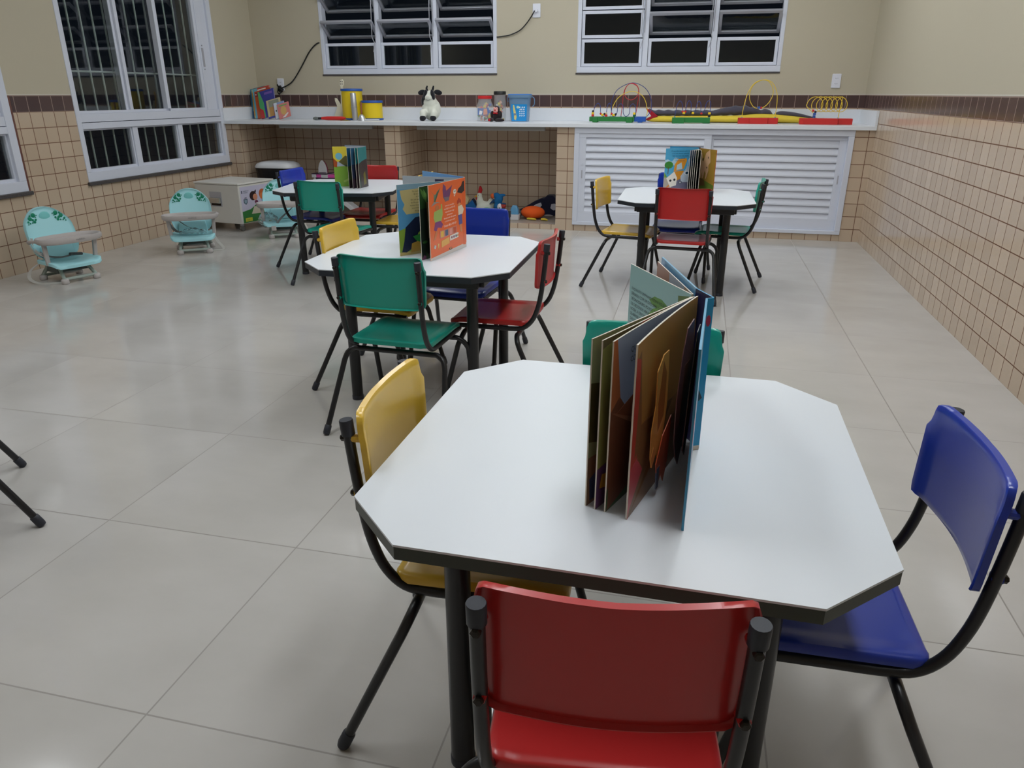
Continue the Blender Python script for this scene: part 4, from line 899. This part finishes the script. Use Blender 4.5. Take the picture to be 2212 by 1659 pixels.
# ------------------------------------------------------------------ instruments on the counter
M_CREAM = mat('cream_toy_guitar', (228, 222, 200), .4); M_DY = mat('yellow_drum_shell', (232, 202, 34), .4, noise=.03); M_DB = mat('blue_drum_rim', (36, 84, 166), .4)
M_SIL = mat('silver_metal', (196, 198, 202), .32, metal=.75, noise=.05); M_WOOD = mat('brown_wood_handle', (142, 84, 58), .5, noise=.1)
g = empty('toy_guitar', (-4.885, -.16, ZC), 0, 'cream toy guitar standing behind the tall yellow drum', 'toy guitar')
GP = [(-.07, .03), (-.03, .005), (.06, .0), (.12, .02), (.13, .08), (.09, .12), (.075, .17), (.05, .16), (.035, .13), (-.0, .13), (-.02, .16), (-.045, .195), (-.062, .20), (-.058, .17), (-.035, .12), (-.05, .08)]
GT = lambda a, b, d: (a, d+b*.14, b)
MB().prism(GP, GT, -.0, .03).build('guitar_body', M_CREAM, g, smooth=0, bevel=.004)
MB().prism([(.008, .125), (.034, .125), (.030, .30), (.010, .30)], GT, -.004, .012).build('guitar_neck', M_CREAM, g, smooth=0)
MB().prism([(.008, .30), (.032, .30), (.040, .32), (.038, .355), (.028, .372), (.012, .372), (.002, .355), (.0, .32)], GT, -.002, .014).build('headstock', M_CREAM, g, smooth=0, bevel=.003)
for a, b in ((.010, .352), (.028, .352), (.010, .328), (.028, .328)):
    MB().tube([GT(a, b, -.002), GT(a, b, -.008)], .004, 8).build('tuning_peg', M_STEEL, g)
MB().tube([GT(.045, .26, -.012), GT(.034, .2, -.015), GT(.038, .12, -.015), GT(.048, .02, -.01)], .006, 8, smooth=4).build('strap', mat('yellow_strap', (232, 180, 30), .6), g)
def drum(x, y, r, h, label):
    o = empty('toy_drum', (x, y, ZC), 0, label, 'toy drum')
    MB().lathe([(r*.96, .01), (r*.96, h-.012)], n=36).build('drum_shell', M_DY, o, smooth=50)
    MB().lathe([(r, 0), (r*1.02, .003), (r*1.02, .016), (r*.97, .018)], n=36).build('bottom_rim', M_DB, o, smooth=50)
    MB().lathe([(r*.97, h-.022), (r*1.02, h-.02), (r*1.02, h-.003), (r*.99, h), (r*.4, h+.001)], n=36).build('top_rim', M_DB, o, smooth=50)
drum(-4.688, -.28, .104, .285, 'tall yellow toy drum with blue rims behind the silver tube')
drum(-4.485, -.28, .104, .178, 'short yellow toy drum with blue rims beside the tall one')
t = MB().lathe([(.0, .0), (.027, .0), (.028, .115), (.031, .118), (.031, .126), (.028, .129), (.027, .242), (.024, .247), (.0, .248)], n=24).build('metal_shaker', M_SIL, None, smooth=40, loc=(-4.603, -.42, ZC), rot=(0, radians(-2), 0))
tag(t, 'silver metal shaker tube standing in front of the tall yellow drum', 'shaker')
hb = empty('hand_bell', (-4.530, -.43, ZC), 0, 'silver hand bell with a brown wooden handle between the two yellow drums', 'bell')
MB().lathe([(.040, 0), (.036, .012), (.028, .035), (.018, .05), (.006, .056), (.0, .057)], n=28).build('bell_cup', M_SIL, hb, smooth=50)
MB().lathe([(.004, .055), (.009, .065), (.007, .10), (.010, .15), (.008, .162), (0, .164)], n=16).build('handle', M_WOOD, hb, smooth=50)
tp = empty('toy_microphone', (-5.03, -.45, ZC), 0, 'red plastic toy with a grey and black tip lying before the tall drum', 'toy')
MB().tube([(.09, 0, .018), (.15, 0, .018), (.30, .01, .018), (.33, .01, .018)], [.013, .018, .018, .012], 14).build('red_body', mat('red_toy_plastic', (206, 44, 40), .4), tp)
MB().tube([(.055, 0, .016), (.09, 0, .017)], .012, 12).build('black_collar', M_STEEL, tp)
MB().tube([(0, 0, .016), (.02, 0, .016), (.055, 0, .016)], [.010, .016, .013], 12).build('grey_tip', mat('grey_tip', (110, 116, 114), .4), tp)
cy = MB().lathe([(.0, .010), (.012, .010), (.022, .004), (.052, .001), (.052, .0), (.0, .0)], n=32).build('small_cymbal', mat('brass_cymbal', (150, 134, 96), .3, metal=.7), None, smooth=40, loc=(-4.685, -.47, ZC))
tag(cy, 'small brass cymbal lying flat in front of the tall yellow drum', 'cymbal')
st = MB().tube([(-.09, 0, .007), (.07, 0, .007), (.085, .0, .010)], [.006, .007, .004], 10).build('white_stick', M_TW, None, loc=(-4.435, -.44, ZC), rotz=.03)
tag(st, 'white plastic stick lying in front of the short yellow drum', 'stick')

# ------------------------------------------------------------------ plush cow
M_PW = mat('cream_plush', (222, 224, 212), .95, sheen=.3, bump=.5, nscale=250); M_PB = mat('black_plush', (20, 20, 28), .95, sheen=.2, bump=.5, nscale=250)
M_PK = mat('pink_plush', (206, 150, 140), .9)
cw = empty('plush_cow', (-3.878, -.30, ZC), radians(4), 'black and white plush cow sitting on the counter, facing the room', 'plush toy'); cw.scale = (1, 1, 1.08)
b = MB().ell((0, .03, .095), (.092, .085, .095)).ell((0, .0, .15), (.068, .06, .06)).ell((-.052, -.075, .062), (.034, .05, .036)).ell((.052, -.075, .062), (.034, .05, .036)).ell((-.05, -.095, .045), (.030, .030, .04)).ell((.05, -.095, .045), (.030, .03, .04)).ell((0, -.01, .20), (.046, .046, .05)).ell((0, -.045, .190), (.040, .036, .030))
body = b.build('body', M_PW, cw, remesh=.006)
for sx in (-1, 1):
    MB().ell((sx*.050, -.105, .024), (.031, .029, .024)).build('hoof', M_PB, cw)
    MB().ell((sx*.078, .0, .232), (.040, .012, .022), M=Matrix.Rotation(sx*.15, 3, 'Y')).build('ear', M_PB, cw)
    MB().tube([(sx*.026, -.0, .245), (sx*.032, -.002, .268), (sx*.030+.008, -.004, .286)], [.010, .010, .006], 10).build('horn', M_PB, cw)
    MB().ell((sx*.036, -.034, .214), (.019, .034, .044), M=Matrix.Rotation(sx*-.25, 3, 'Y')).build('face_patch', M_PB, cw)
    MB().ell((sx*.007, -.0805, .197), (.002, .002, .004), n=8, k=6).build('nostril', M_PK, cw)
MB().tube([(-.018, -.0735, .174), (-.009, -.079, .169), (0, -.081, .168), (.009, -.079, .169), (.018, -.0735, .174)], .0012, 6, smooth=4).build('smile', M_PB, cw)
MB().tube([(-.07, .0, .03), (-.085, -.05, .018), (-.075, -.08, .012)], [.008, .008, .012], 8, smooth=4).build('tail', M_PB, cw)
MB().ell((-.062, .02, .16), (.03, .05, .05)).build('back_patch', M_PB, cw)

# ------------------------------------------------------------------ jars, monkey, bucket
M_CLR = mat('clear_jar_plastic', (230, 234, 236), .05, alpha=.16); 
TOY = [mat('toy_' + n, c, .4) for n, c in (('orange', (236, 110, 40)), ('red', (210, 50, 50)), ('yellow', (230, 200, 50)), ('blue', (40, 90, 190)), ('skin', (226, 170, 140)), ('green', (60, 150, 80)), ('white', (230, 230, 230)))]
def jar(x, y, r, h, lidm, neck, label, n, seed):
    o = empty('toy_jar', (x, y, ZC), 0, label, 'jar')
    pr = [(r*.9, 0), (r, .006), (r, h*.62), (r*neck, h*.80), (r*neck, h*.90)]
    MB().lathe(pr + [(a-.002, b) for a, b in reversed(pr)][:-1] + [(0.001, .003), (0.001, 0.0)], n=32).build('jar_wall', M_CLR, o, smooth=50)
    MB().lathe([(r*neck*1.05, h*.88), (r*neck*1.08, h*.885), (r*neck*1.08, h*.985), (r*neck, h), (.001, h)], n=28).build('lid', lidm, o, smooth=50)
    random.seed(seed)
    for i in range(n):
        a = random.uniform(0, 2*pi); q = random.uniform(0, r*.68); z = .014+(h*.62)*i/n
        s = random.uniform(.012, .019)
        MB().box((-s, -s*.7, -s*.6), (s, s*.7, s*.6)).build('toy_piece', TOY[(i*3+seed) % 7], o, smooth=0, bevel=.004, loc=(q*cos(a), q*sin(a), z), rot=(random.random()*3, random.random()*3, random.random()*3))
    return o
j1 = jar(-3.333, -.33, .078, .222, mat('red_lid', (206, 40, 44), .4), .78, 'clear plastic jar with a red lid, full of orange and red toy pieces', 48, 1)
MB().prism([(-.055, .055), (.055, .055), (.055, .115), (-.055, .115)], lambda a, b, d: ((.0795+d)*sin(a/.0795), -(.0795+d)*cos(a/.0795), b), 0, .0006, C(60, 110, 190)).prism([(-.04, .06), (-.01, .06), (.0, .09), (-.03, .095)], lambda a, b, d: ((.0795+d)*sin(a/.0795), -(.0795+d)*cos(a/.0795), b), 0, .0010, C(230, 232, 236)).prism([(.005, .058), (.045, .06), (.04, .112), (.01, .108)], lambda a, b, d: ((.0795+d)*sin(a/.0795), -(.0795+d)*cos(a/.0795), b), 0, .0010, C(222, 168, 150)).build('jar_label', None, j1, smooth=0)
j2 = jar(-3.217, -.22, .058, .262, mat('black_lid', (28, 30, 30), .4), .92, 'tall clear jar with a black lid behind the small monkey', 26, 2)
mk = empty('plush_monkey', (-3.188, -.45, ZC), radians(-8), 'small black plush monkey with a pink face sitting in front of the jars', 'plush toy')
MB().ell((0, 0, .045), (.040, .034, .045)).ell((0, -.004, .105), (.032, .028, .032)).ell((-.035, -.045, .018), (.020, .045, .017)).ell((.045, -.035, .016), (.045, .022, .015)).ell((-.042, -.01, .06), (.016, .018, .035)).ell((.042, -.01, .06), (.016, .018, .035)).build('body', mat('black_brown_plush', (34, 24, 28), .95, sheen=.2, bump=.5, nscale=300), mk, remesh=.004)
MB().ell((0, -.030, .098), (.024, .010, .020)).ell((-.010, -.026, .115), (.012, .008, .011)).ell((.010, -.026, .115), (.012, .008, .011)).build('face', mat('pink_face_felt', (232, 168, 160), .8), mk)
MB().ell((-.008, -.038, .112), (.003, .003, .003), n=8, k=6).ell((.009, -.038, .112), (.003, .003, .003), n=8, k=6).build('eyes', M_PB, mk)
MB().ell((0, -.041, .100), (.007, .005, .008), n=8, k=6).build('nose', mat('red_felt', (186, 30, 40), .8), mk)
MB().ell((-.01, -.034, .075), (.014, .008, .008), n=8, k=6).ell((.012, -.034, .073), (.012, .008, .008), n=8, k=6).build('bow', MATS['red_felt'], mk)
MB().ell((-.037, -.088, .018), (.012, .004, .012), n=10, k=6).build('foot_pad', MATS['red_felt'], mk)
bu = empty('plastic_bucket', (-3.004, -.30, ZC), radians(6), 'translucent blue bucket with a blue label and lid standing on the counter', 'bucket')
def sq(w, z, e=.35, n=32):
    return [(math.copysign(abs(cos(2*pi*k/n))**e, cos(2*pi*k/n))*w, math.copysign(abs(sin(2*pi*k/n))**e, sin(2*pi*k/n))*w*.8, z) for k in range(n)]
M_BKT = mat('translucent_blue_plastic', (150, 190, 226), .25, trans=.55, ior=1.2)
MB().loft([sq(.082, 0), sq(.098, .205), sq(.108, .206), sq(.108, .228), sq(.104, .230)]).build('bucket_wall', M_BKT, bu, smooth=50)
MB().loft([sq(.107, .229), sq(.107, .236), sq(.096, .238)]).build('bucket_lid', mat('blue_lid', (70, 130, 206), .35), bu, smooth=50)
BL = lambda a, b, d: (a*(1+.75*b), -(.0665+.062*b)-d-.0012, b)
lb = MB().prism([(-.066, .006), (.066, .006), (.066, .150), (-.066, .150)], BL, 0, .0006, C(30, 144, 214))
lb.prism([(-.045, .02), (-.03, .012), (-.022, .04), (-.03, .09), (-.04, .14), (-.05, .145), (-.052, .11), (-.045, .06)], BL, 0, .0010, C(222, 206, 130)).prism([(-.04, .05), (-.028, .06), (-.032, .075), (-.045, .07)], BL, 0, .0012, C(90, 110, 150)).prism(circ(-.010, .125, .012, 12), BL, 0, .0010, C(196, 220, 200))
random.seed(11)
for r in range(5):
    for q in range(3):
        a = .002+q*.017+random.uniform(-.003, .003); z = .045+r*.018
        lb.prism([(a, z), (a+.012, z+.003), (a+.010, z+.013), (a+.002, z+.011)], BL, 0, .0010, C(230, 236, 240))
lb.build('bucket_label', None, bu, smooth=0)
MB().tube([(.108, 0, .215), (.130, 0, .20), (.132, 0, .15), (.115, 0, .13)], .004, 8, smooth=4).tube([(-.108, 0, .215), (-.118, 0, .20), (-.112, 0, .17)], .004, 8, smooth=4).build('handle', M_BKT, bu)

# ------------------------------------------------------------------ bead mazes
M_GRB = mat('green_painted_wood', (38, 120, 58), .45, noise=.05); M_REB = mat('red_painted_wood', (196, 44, 40), .45, noise=.04); M_BLB = mat('blue_painted_wood', (30, 84, 170), .45)
M_WY = mat('yellow_wire', (232, 200, 60), .4); M_WB = mat('blue_wire', (44, 62, 130), .4); M_WR = mat('red_wire', (190, 40, 50), .4)
BC = {'r': mat('red_bead', (206, 40, 40), .4), 'y': mat('yellow_bead', (236, 196, 30), .4), 'k': mat('black_bead', (30, 26, 28), .4), 'g': mat('green_bead', (20, 100, 70), .4), 'w': mat('natural_bead', (206, 190, 150), .5), 'b': mat('blue_bead', (50, 90, 170), .4)}
def maze(x, y, rz, label, bases, wires, beads):
    o = empty('bead_maze', (x, y, ZC), rz, label, 'bead maze', 'bead mazes on the counter')
    for poly, z0, z1, mt in bases:
        MB().prism(poly, lambda a, b, d: (a, b, d), z0, z1, mt).build('base', None, o, smooth=0, bevel=.003)
    for pts, mt in wires:
        MB().tube(pts, .0028, 8, smooth=4).build('wire', mt, o, smooth=60)
        for p in (pts[0], pts[-1]):
            MB().tube([(p[0], p[1], .046), (p[0], p[1], .054)], .008, 10).build('wire_plug', mat('pale_blue_plug', (130, 170, 190), .4), o)
    for (a, yy, z, c, sh) in beads:
        if sh == 's': MB().ell((a, yy, z), (.010, .010, .010), n=12, k=8).build('bead', BC[c], o)
        else: MB().box((a-.011, yy-.011, z-.009), (a+.011, yy+.011, z+.009)).build('bead', BC[c], o, smooth=0, bevel=.003)
def rectp(x0, x1, y0, y1): return [(x0, y0), (x1, y0), (x1, y1), (x0, y1)]
def hump(xs, y, zt, zb, z0): 
    pts = [(xs[0], y, z0), (xs[0]+.003, y, z0+.05)]
    return pts
S_ = 1/243.0
def P1(L, y=0.0, u0=1274, v0=262): return [((u-u0)*S_, y+(dy[0] if dy else 0), max(.048, (v0-v)/255.0)) for u, v, *dy in L]
maze(-2.345, -.345, 0, 'largest bead maze, green and blue base with red, yellow and blue wire arches',
     [(rectp(0, .40, -.045, .045), .008, .048, M_GRB), (rectp(.03, .075, -.06, .05), 0, .044, M_GRB), (rectp(.33, .385, -.06, .05), 0, .044, M_GRB), (rectp(.395, .50, -.03, .06), .008, .050, M_BLB), (rectp(.43, .47, -.025, .055), 0, .03, M_BLB)],
     [(P1([(1322, 250), (1318, 230), (1321, 209), (1333, 190), (1362, 178), (1388, 188), (1402, 209), (1405, 235), (1396, 252)], .045), M_WB),
      (P1([(1341, 252), (1343, 225), (1345, 197), (1352, 183), (1362, 180), (1373, 186), (1376, 197), (1372, 208), (1362, 214), (1351, 210), (1346, 198), (1351, 184, .01), (1362, 179, .01), (1373, 185, .01), (1377, 200, .01), (1375, 225, .01), (1372, 252, .01)], .02), M_WR),
      (P1([(1319, 250), (1323, 230), (1333, 211), (1348, 200), (1366, 196), (1383, 203), (1393, 217), (1398, 238), (1396, 252)], -.02), M_WY),
      (P1([(1281, 250), (1284, 232), (1291, 221), (1297, 228), (1298, 242), (1304, 249), (1310, 243), (1312, 228), (1316, 221), (1321, 228), (1322, 243), (1328, 250), (1333, 243), (1335, 228), (1341, 222), (1346, 228), (1347, 242), (1353, 249), (1360, 243), (1361, 228), (1367, 222), (1373, 230), (1374, 252)], -.03), M_WB)],
     [(a, -.03, z, c, s) for a, z, c, s in ((.029, .058, 'r', 'b'), (.029, .076, 'y', 'b'), (.030, .093, 'k', 's'), (.100, .073, 'r', 's'), (.116, .064, 'y', 'b'), (.134, .071, 'k', 's'), (.150, .058, 'r', 'b'), (.150, .076, 'w', 's'), (.198, .073, 'r', 's'), (.215, .062, 'y', 'b'), (.233, .069, 'k', 's'), (.398, .058, 'g', 'b'), (.398, .076, 'y', 'b'))])
maze(-1.613, -.43, radians(4), 'small bead maze on a dark green base in front of the plush crocodile',
     [([(0, -.05), (.10, -.05), (.10, -.035), (.32, -.035), (.32, .05), (.18, .05), (.18, .03), (0, .03)], .006, .048, M_GRB), (rectp(.0, .10, -.048, .03), 0, .04, M_GRB), (rectp(.26, .32, -.03, .045), 0, .03, M_GRB)],
     [(P1([(1456, 255), (1459, 232), (1464, 222), (1469, 226), (1471, 238), (1474, 244), (1478, 238), (1480, 226), (1484, 221), (1488, 228), (1489, 242), (1494, 246), (1498, 240), (1500, 228), (1504, 222), (1508, 229), (1509, 242), (1513, 246), (1517, 238), (1519, 226), (1524, 221), (1528, 228), (1527, 255)], 0, 1451, 268), M_WB)],
     [(a, 0, z, c, s) for a, z, c, s in ((.085, .094, 'r', 's'), (.096, .084, 'y', 'b'), (.108, .094, 'r', 's'), (.172, .084, 'y', 'b'), (.160, .090, 'k', 's'), (.245, .080, 'r', 's'), (.312, .062, 'k', 'b'), (.312, .082, 'y', 'b'))])
maze(-1.058, -.40, radians(2), 'bead maze with a tall looped yellow wire on a red base',
     [([(0, -.03), (.09, -.03), (.09, -.045), (.24, -.045), (.24, -.03), (.325, -.03), (.325, .05), (.0, .05)], 0, .048, M_REB)],
     [(P1([(1600, 252), (1601, 235), (1606, 205), (1616, 184), (1630, 176), (1645, 178), (1655, 192), (1656, 208), (1648, 224), (1636, 232), (1622, 230, .01), (1612, 214, .01), (1612, 196, .01), (1621, 181, .01), (1638, 175, .01), (1653, 181, .01), (1664, 200, .01), (1667, 225, .01), (1666, 252, .01)], 0, 1593, 264), M_WY)],
     [(.160, 0, .130, 'b', 'b'), (.178, 0, .128, 'r', 's')])
coil = [(.112, 0, .05), (.106, 0, .085)]
for k in range(0, 6*16+5):
    a = pi*.9+2*pi*k/16; coil.append((.095+.052*cos(a)+.235*k/100, .016*sin(a*.5)**2, .158-.058*sin(a)))
coil += [(.305, 0, .12), (.300, 0, .05)]
maze(-.560, -.40, radians(-3), 'bead maze with a long coiled yellow wire on a red base, rightmost',
     [([(0, -.03), (.03, -.045), (.30, -.045), (.30, -.02), (.415, -.02), (.415, .05), (.0, .05)], 0, .048, M_REB)],
     [(coil, M_WY)], [(.112, 0, .062, 'b', 'b'), (.113, 0, .082, 'b', 'b'), (.118, 0, .098, 'k', 's'), (.100, 0, .108, 'r', 's')])

# ------------------------------------------------------------------ plush crocodile behind the mazes
M_PG = mat('grey_plush', (74, 72, 86), .95, sheen=.2, bump=.4, nscale=150); M_PY = mat('yellow_plush', (226, 200, 70), .9, bump=.3, nscale=150); M_PR = mat('dark_red_plush', (166, 30, 44), .9)
cr = empty('plush_crocodile', (-1.86, -.20, ZC), 0, 'long grey and yellow plush crocodile with an open red mouth lying behind the bead mazes', 'plush toy')
def body(pts, mt, nm):
    """pts: (x, y, zc, ry, rz)"""
    V = [Vector((p[0], p[1], p[2])) for p in pts]; K = 6; Pc = catmull(V, K); Rc = catmull([Vector((p[3], p[4], 0)) for p in pts], K)
    rings = [[(p.x, p.y+r.x*cos(2*pi*k/16), p.z+r.y*sin(2*pi*k/16)) for k in range(16)] for p, r in zip(Pc, Rc)]
    return MB().loft(rings).build(nm, mt, cr, smooth=60)
body([(.02, 0, .024, .03, .014), (.08, 0, .028, .05, .026), (.3, .0, .028, .055, .027), (.55, .0, .030, .06, .029), (.8, .0, .032, .075, .031), (1.0, .0, .040, .085, .038), (1.18, .0, .034, .07, .032), (1.38, 0, .024, .04, .022), (1.53, 0, .012, .01, .008)], M_PY, 'belly')
gp = [(.03, .01, .106, .03, .012)]
for i in range(1, 13):
    q = .03+i*.083; up = .010*max(0, sin(pi*min(1, max(0, (q-.62)/.44))))*4
    gp += [(q-.035, .02, .078+up*.6, .050, .021+up*.35), (q, .02, .080+up*.6, .056, .027+up*.4)]
gp += [(1.07, .02, .080, .045, .026), (1.10, .02, .062, .02, .010)]
body(gp, M_PG, 'back')
body([(1.11, .03, .068, .02, .008), (1.16, .03, .076, .035, .022), (1.28, .03, .068, .03, .020), (1.42, .03, .046, .02, .011), (1.51, .02, .026, .008, .004)], M_PG, 'tail')
MB().prism([(.0, .118), (.05, .10), (.115, .052), (.03, .016), (-.012, .016), (.055, .052)], lambda a, b, d: (a, d, b), -.050, .04).build('mouth', M_PR, cr, smooth=0, bevel=.006)

# ------------------------------------------------------------------ plush toys in the middle niche (floor of the niche at z = .045)
ZN = .045
wh = empty('plush_whale', (-2.88, -.12, ZN), 0, 'big dark navy plush whale with white eye patches leaning in the niche corner', 'plush toy')
WP = [(-.26, .01), (-.20, .03), (-.12, .07), (-.02, .13), (.06, .165), (.09, .165), (.11, .195), (.17, .195), (.20, .17), (.28, .155), (.285, .0), (.0, .0)]
M_NAVY = mat('navy_plush', (28, 32, 58), .95, sheen=.2)
MB().prism(WP, lambda a, b, d: (a, d, b), -.03, .09).build('body', M_NAVY, wh, smooth=50, bevel=.012)
MB().prism([(-.03, .085), (.01, .11), (.055, .125), (.065, .10), (.05, .08), (.01, .075)], lambda a, b, d: (a, d, b), -.036, -.029, mat('white_felt', (206, 208, 220), .9)).build('eye_patch', None, wh, smooth=0, bevel=.002)
MB().prism([(.15, .075), (.16, .115), (.19, .12), (.225, .10), (.215, .06), (.18, .055)], lambda a, b, d: (a, d, b), -.036, -.029, MATS['white_felt']).build('eye_patch', None, wh, smooth=0, bevel=.002)
MB().prism([(-.25, .0), (-.1, .0), (-.06, .03), (-.2, .02)], lambda a, b, d: (a, d, b), -.05, -.03, mat('pale_grey_felt', (150, 148, 150), .9)).build('belly_edge', None, wh, smooth=0)
tu = empty('plush_turtle', (-2.88, -.36, ZN), 0, 'orange-shelled plush turtle with grey head and yellow flippers in the niche', 'plush toy')
MB().ell((.02, 0, .060), (.118, .09, .060)).build('shell', mat('orange_plush', (240, 96, 30), .9, bump=.2, nscale=200), tu)
MB().ell((-.128, -.015, .045), (.042, .036, .040)).build('head', mat('grey_green_plush', (86, 92, 88), .95), tu)
MB().ell((-.138, -.049, .055), (.004, .003, .004), n=8, k=6).build('eye', M_PB, tu)
for px, w in ((-.0, .06), (.13, .045)):
    MB().prism([(px-w*.4, -.08), (px+w*1.3, -.105), (px+w*.5, -.05), (px-w*.2, -.05)], lambda a, b, d: (a, b, d), .002, .018).build('flipper', M_PY, tu, smooth=0, bevel=.005)
MB().ell((.17, .01, .03), (.05, .02, .014)).build('tail', mat('grey_felt', (120, 112, 110), .9), tu)
ck = empty('plush_hen', (-3.365, -.28, ZN), 0, 'white plush hen with a red comb and yellow beak in the niche', 'plush toy')
MB().ell((.0, 0, .07), (.085, .07, .07)).ell((-.045, 0, .13), (.036, .036, .06)).ell((-.048, 0, .19), (.026, .028, .034)).ell((.07, .01, .12), (.04, .03, .05)).build('body', M_PW, ck, remesh=.006)
MB().prism([(-.062, .215), (-.028, .215), (-.018, .245), (-.028, .275), (-.042, .285), (-.052, .262)], lambda a, b, d: (a, d, b), -.012, .012).build('comb', mat('red_comb_felt', (186, 36, 44), .9), ck, smooth=0, bevel=.004)
MB().lathe([(.014, 0), (.0005, .032)], (0, 0, 0), 10, M=Matrix.Translation((-.070, -.004, .185)) @ Matrix.Rotation(radians(-100), 4, 'Y')).build('beak', mat('orange_yellow_felt', (236, 176, 50), .8), ck)
MB().ell((-.072, -.006, .160), (.012, .010, .016), n=10, k=8).build('wattle', MATS['red_comb_felt'], ck)
MB().ell((-.052, -.027, .197), (.0035, .003, .0035), n=8, k=6).build('eye', M_PB, ck)
bd = empty('plush_bird', (-3.235, -.30, ZN), 0, 'blue plush bird with orange head tipped over behind the hen', 'plush toy')
M_BB = mat('blue_plush', (30, 110, 170), .9)
MB().ell((.02, 0, .16), (.042, .035, .055), M=Matrix.Rotation(.5, 3, 'Y')).ell((.0, .0, .20), (.035, .03, .028)).ell((.06, 0, .205), (.035, .015, .014)).ell((.02, 0, .09), (.05, .04, .06)).build('body', M_BB, bd, remesh=.006)
MB().ell((-.038, -.01, .195), (.020, .018, .024)).build('head', mat('orange_felt', (236, 110, 60), .9), bd)
MB().prism([(-.07, .12), (-.03, .165), (-.015, .15), (-.03, .13)], lambda a, b, d: (a, d, b), -.02, .0).build('wing', mat('dark_blue_felt', (40, 70, 110), .9), bd, smooth=0)
tc = empty('plush_toucan', (-3.165, -.38, ZN), 0, 'small plush bird with white face and red beak beside the hen', 'plush toy')
MB().ell((0, 0, .05), (.055, .04, .05)).build('body', mat('teal_blue_felt', (50, 120, 160), .9), tc)
MB().ell((-.015, -.01, .105), (.026, .026, .032)).build('head', mat('white_plush', (226, 228, 236), .9), tc)
MB().ell((.02, -.01, .115), (.028, .018, .024)).build('beak', mat('red_brown_felt', (170, 56, 50), .8), tc)
MB().ell((.022, -.008, .135), (.028, .018, .008)).build('beak_top', MATS['dark_blue_felt'], tc)
MB().ell((-.012, -.036, .098), (.007, .004, .005), n=8, k=6).build('eye', M_PB, tc)
gn = empty('plush_frog', (-3.30, -.42, ZN), 0, 'low green soft toy in front of the plush hen, behind the blue chair', 'plush toy')
MB().ell((0, 0, .05), (.07, .045, .05)).ell((.05, -.01, .04), (.04, .03, .035)).build('body', mat('green_plush', (60, 160, 110), .9), gn, remesh=.006)
MB().ell((-.02, -.044, .07), (.006, .004, .006), n=8, k=6).build('eye', M_PB, gn)
fi = empty('soft_cushion_fish', (-3.52, -.26, ZN), 0, 'blue soft toy with a cream point and navy edge at the left of the hen', 'plush toy')
MB().prism([(-.10, 0), (.07, 0), (.085, .06), (.03, .15), (-.02, .10), (-.10, .09)], lambda a, b, d: (a, d, b), -.03, .03).build('body', mat('mid_blue_felt', (30, 96, 160), .9), fi, smooth=0, bevel=.01)
MB().prism([(-.10, .09), (-.02, .10), (.0, .15), (-.05, .21), (-.09, .18)], lambda a, b, d: (a, d, b), -.026, .026).build('cream_point', mat('cream_felt', (206, 190, 150), .9), fi, smooth=0, bevel=.008)
MB().tube([(.03, 0, .155), (.06, 0, .12), (.09, 0, .06)], .014, 8).build('edge_roll', M_NAVY, fi)
bo = empty('toy_tub', (-3.02, -.44, ZN), 0, 'small white and light blue toy beside the turtle, behind the blue chair', 'toy')
MB().loft([sq(.045, 0), sq(.05, .05)]).build('white_base', M_TW, bo, smooth=50); MB().loft([sq(.042, .051), sq(.038, .10), sq(.02, .13)]).build('blue_top', mat('pale_blue_toy', (90, 150, 190), .4), bo, smooth=50)
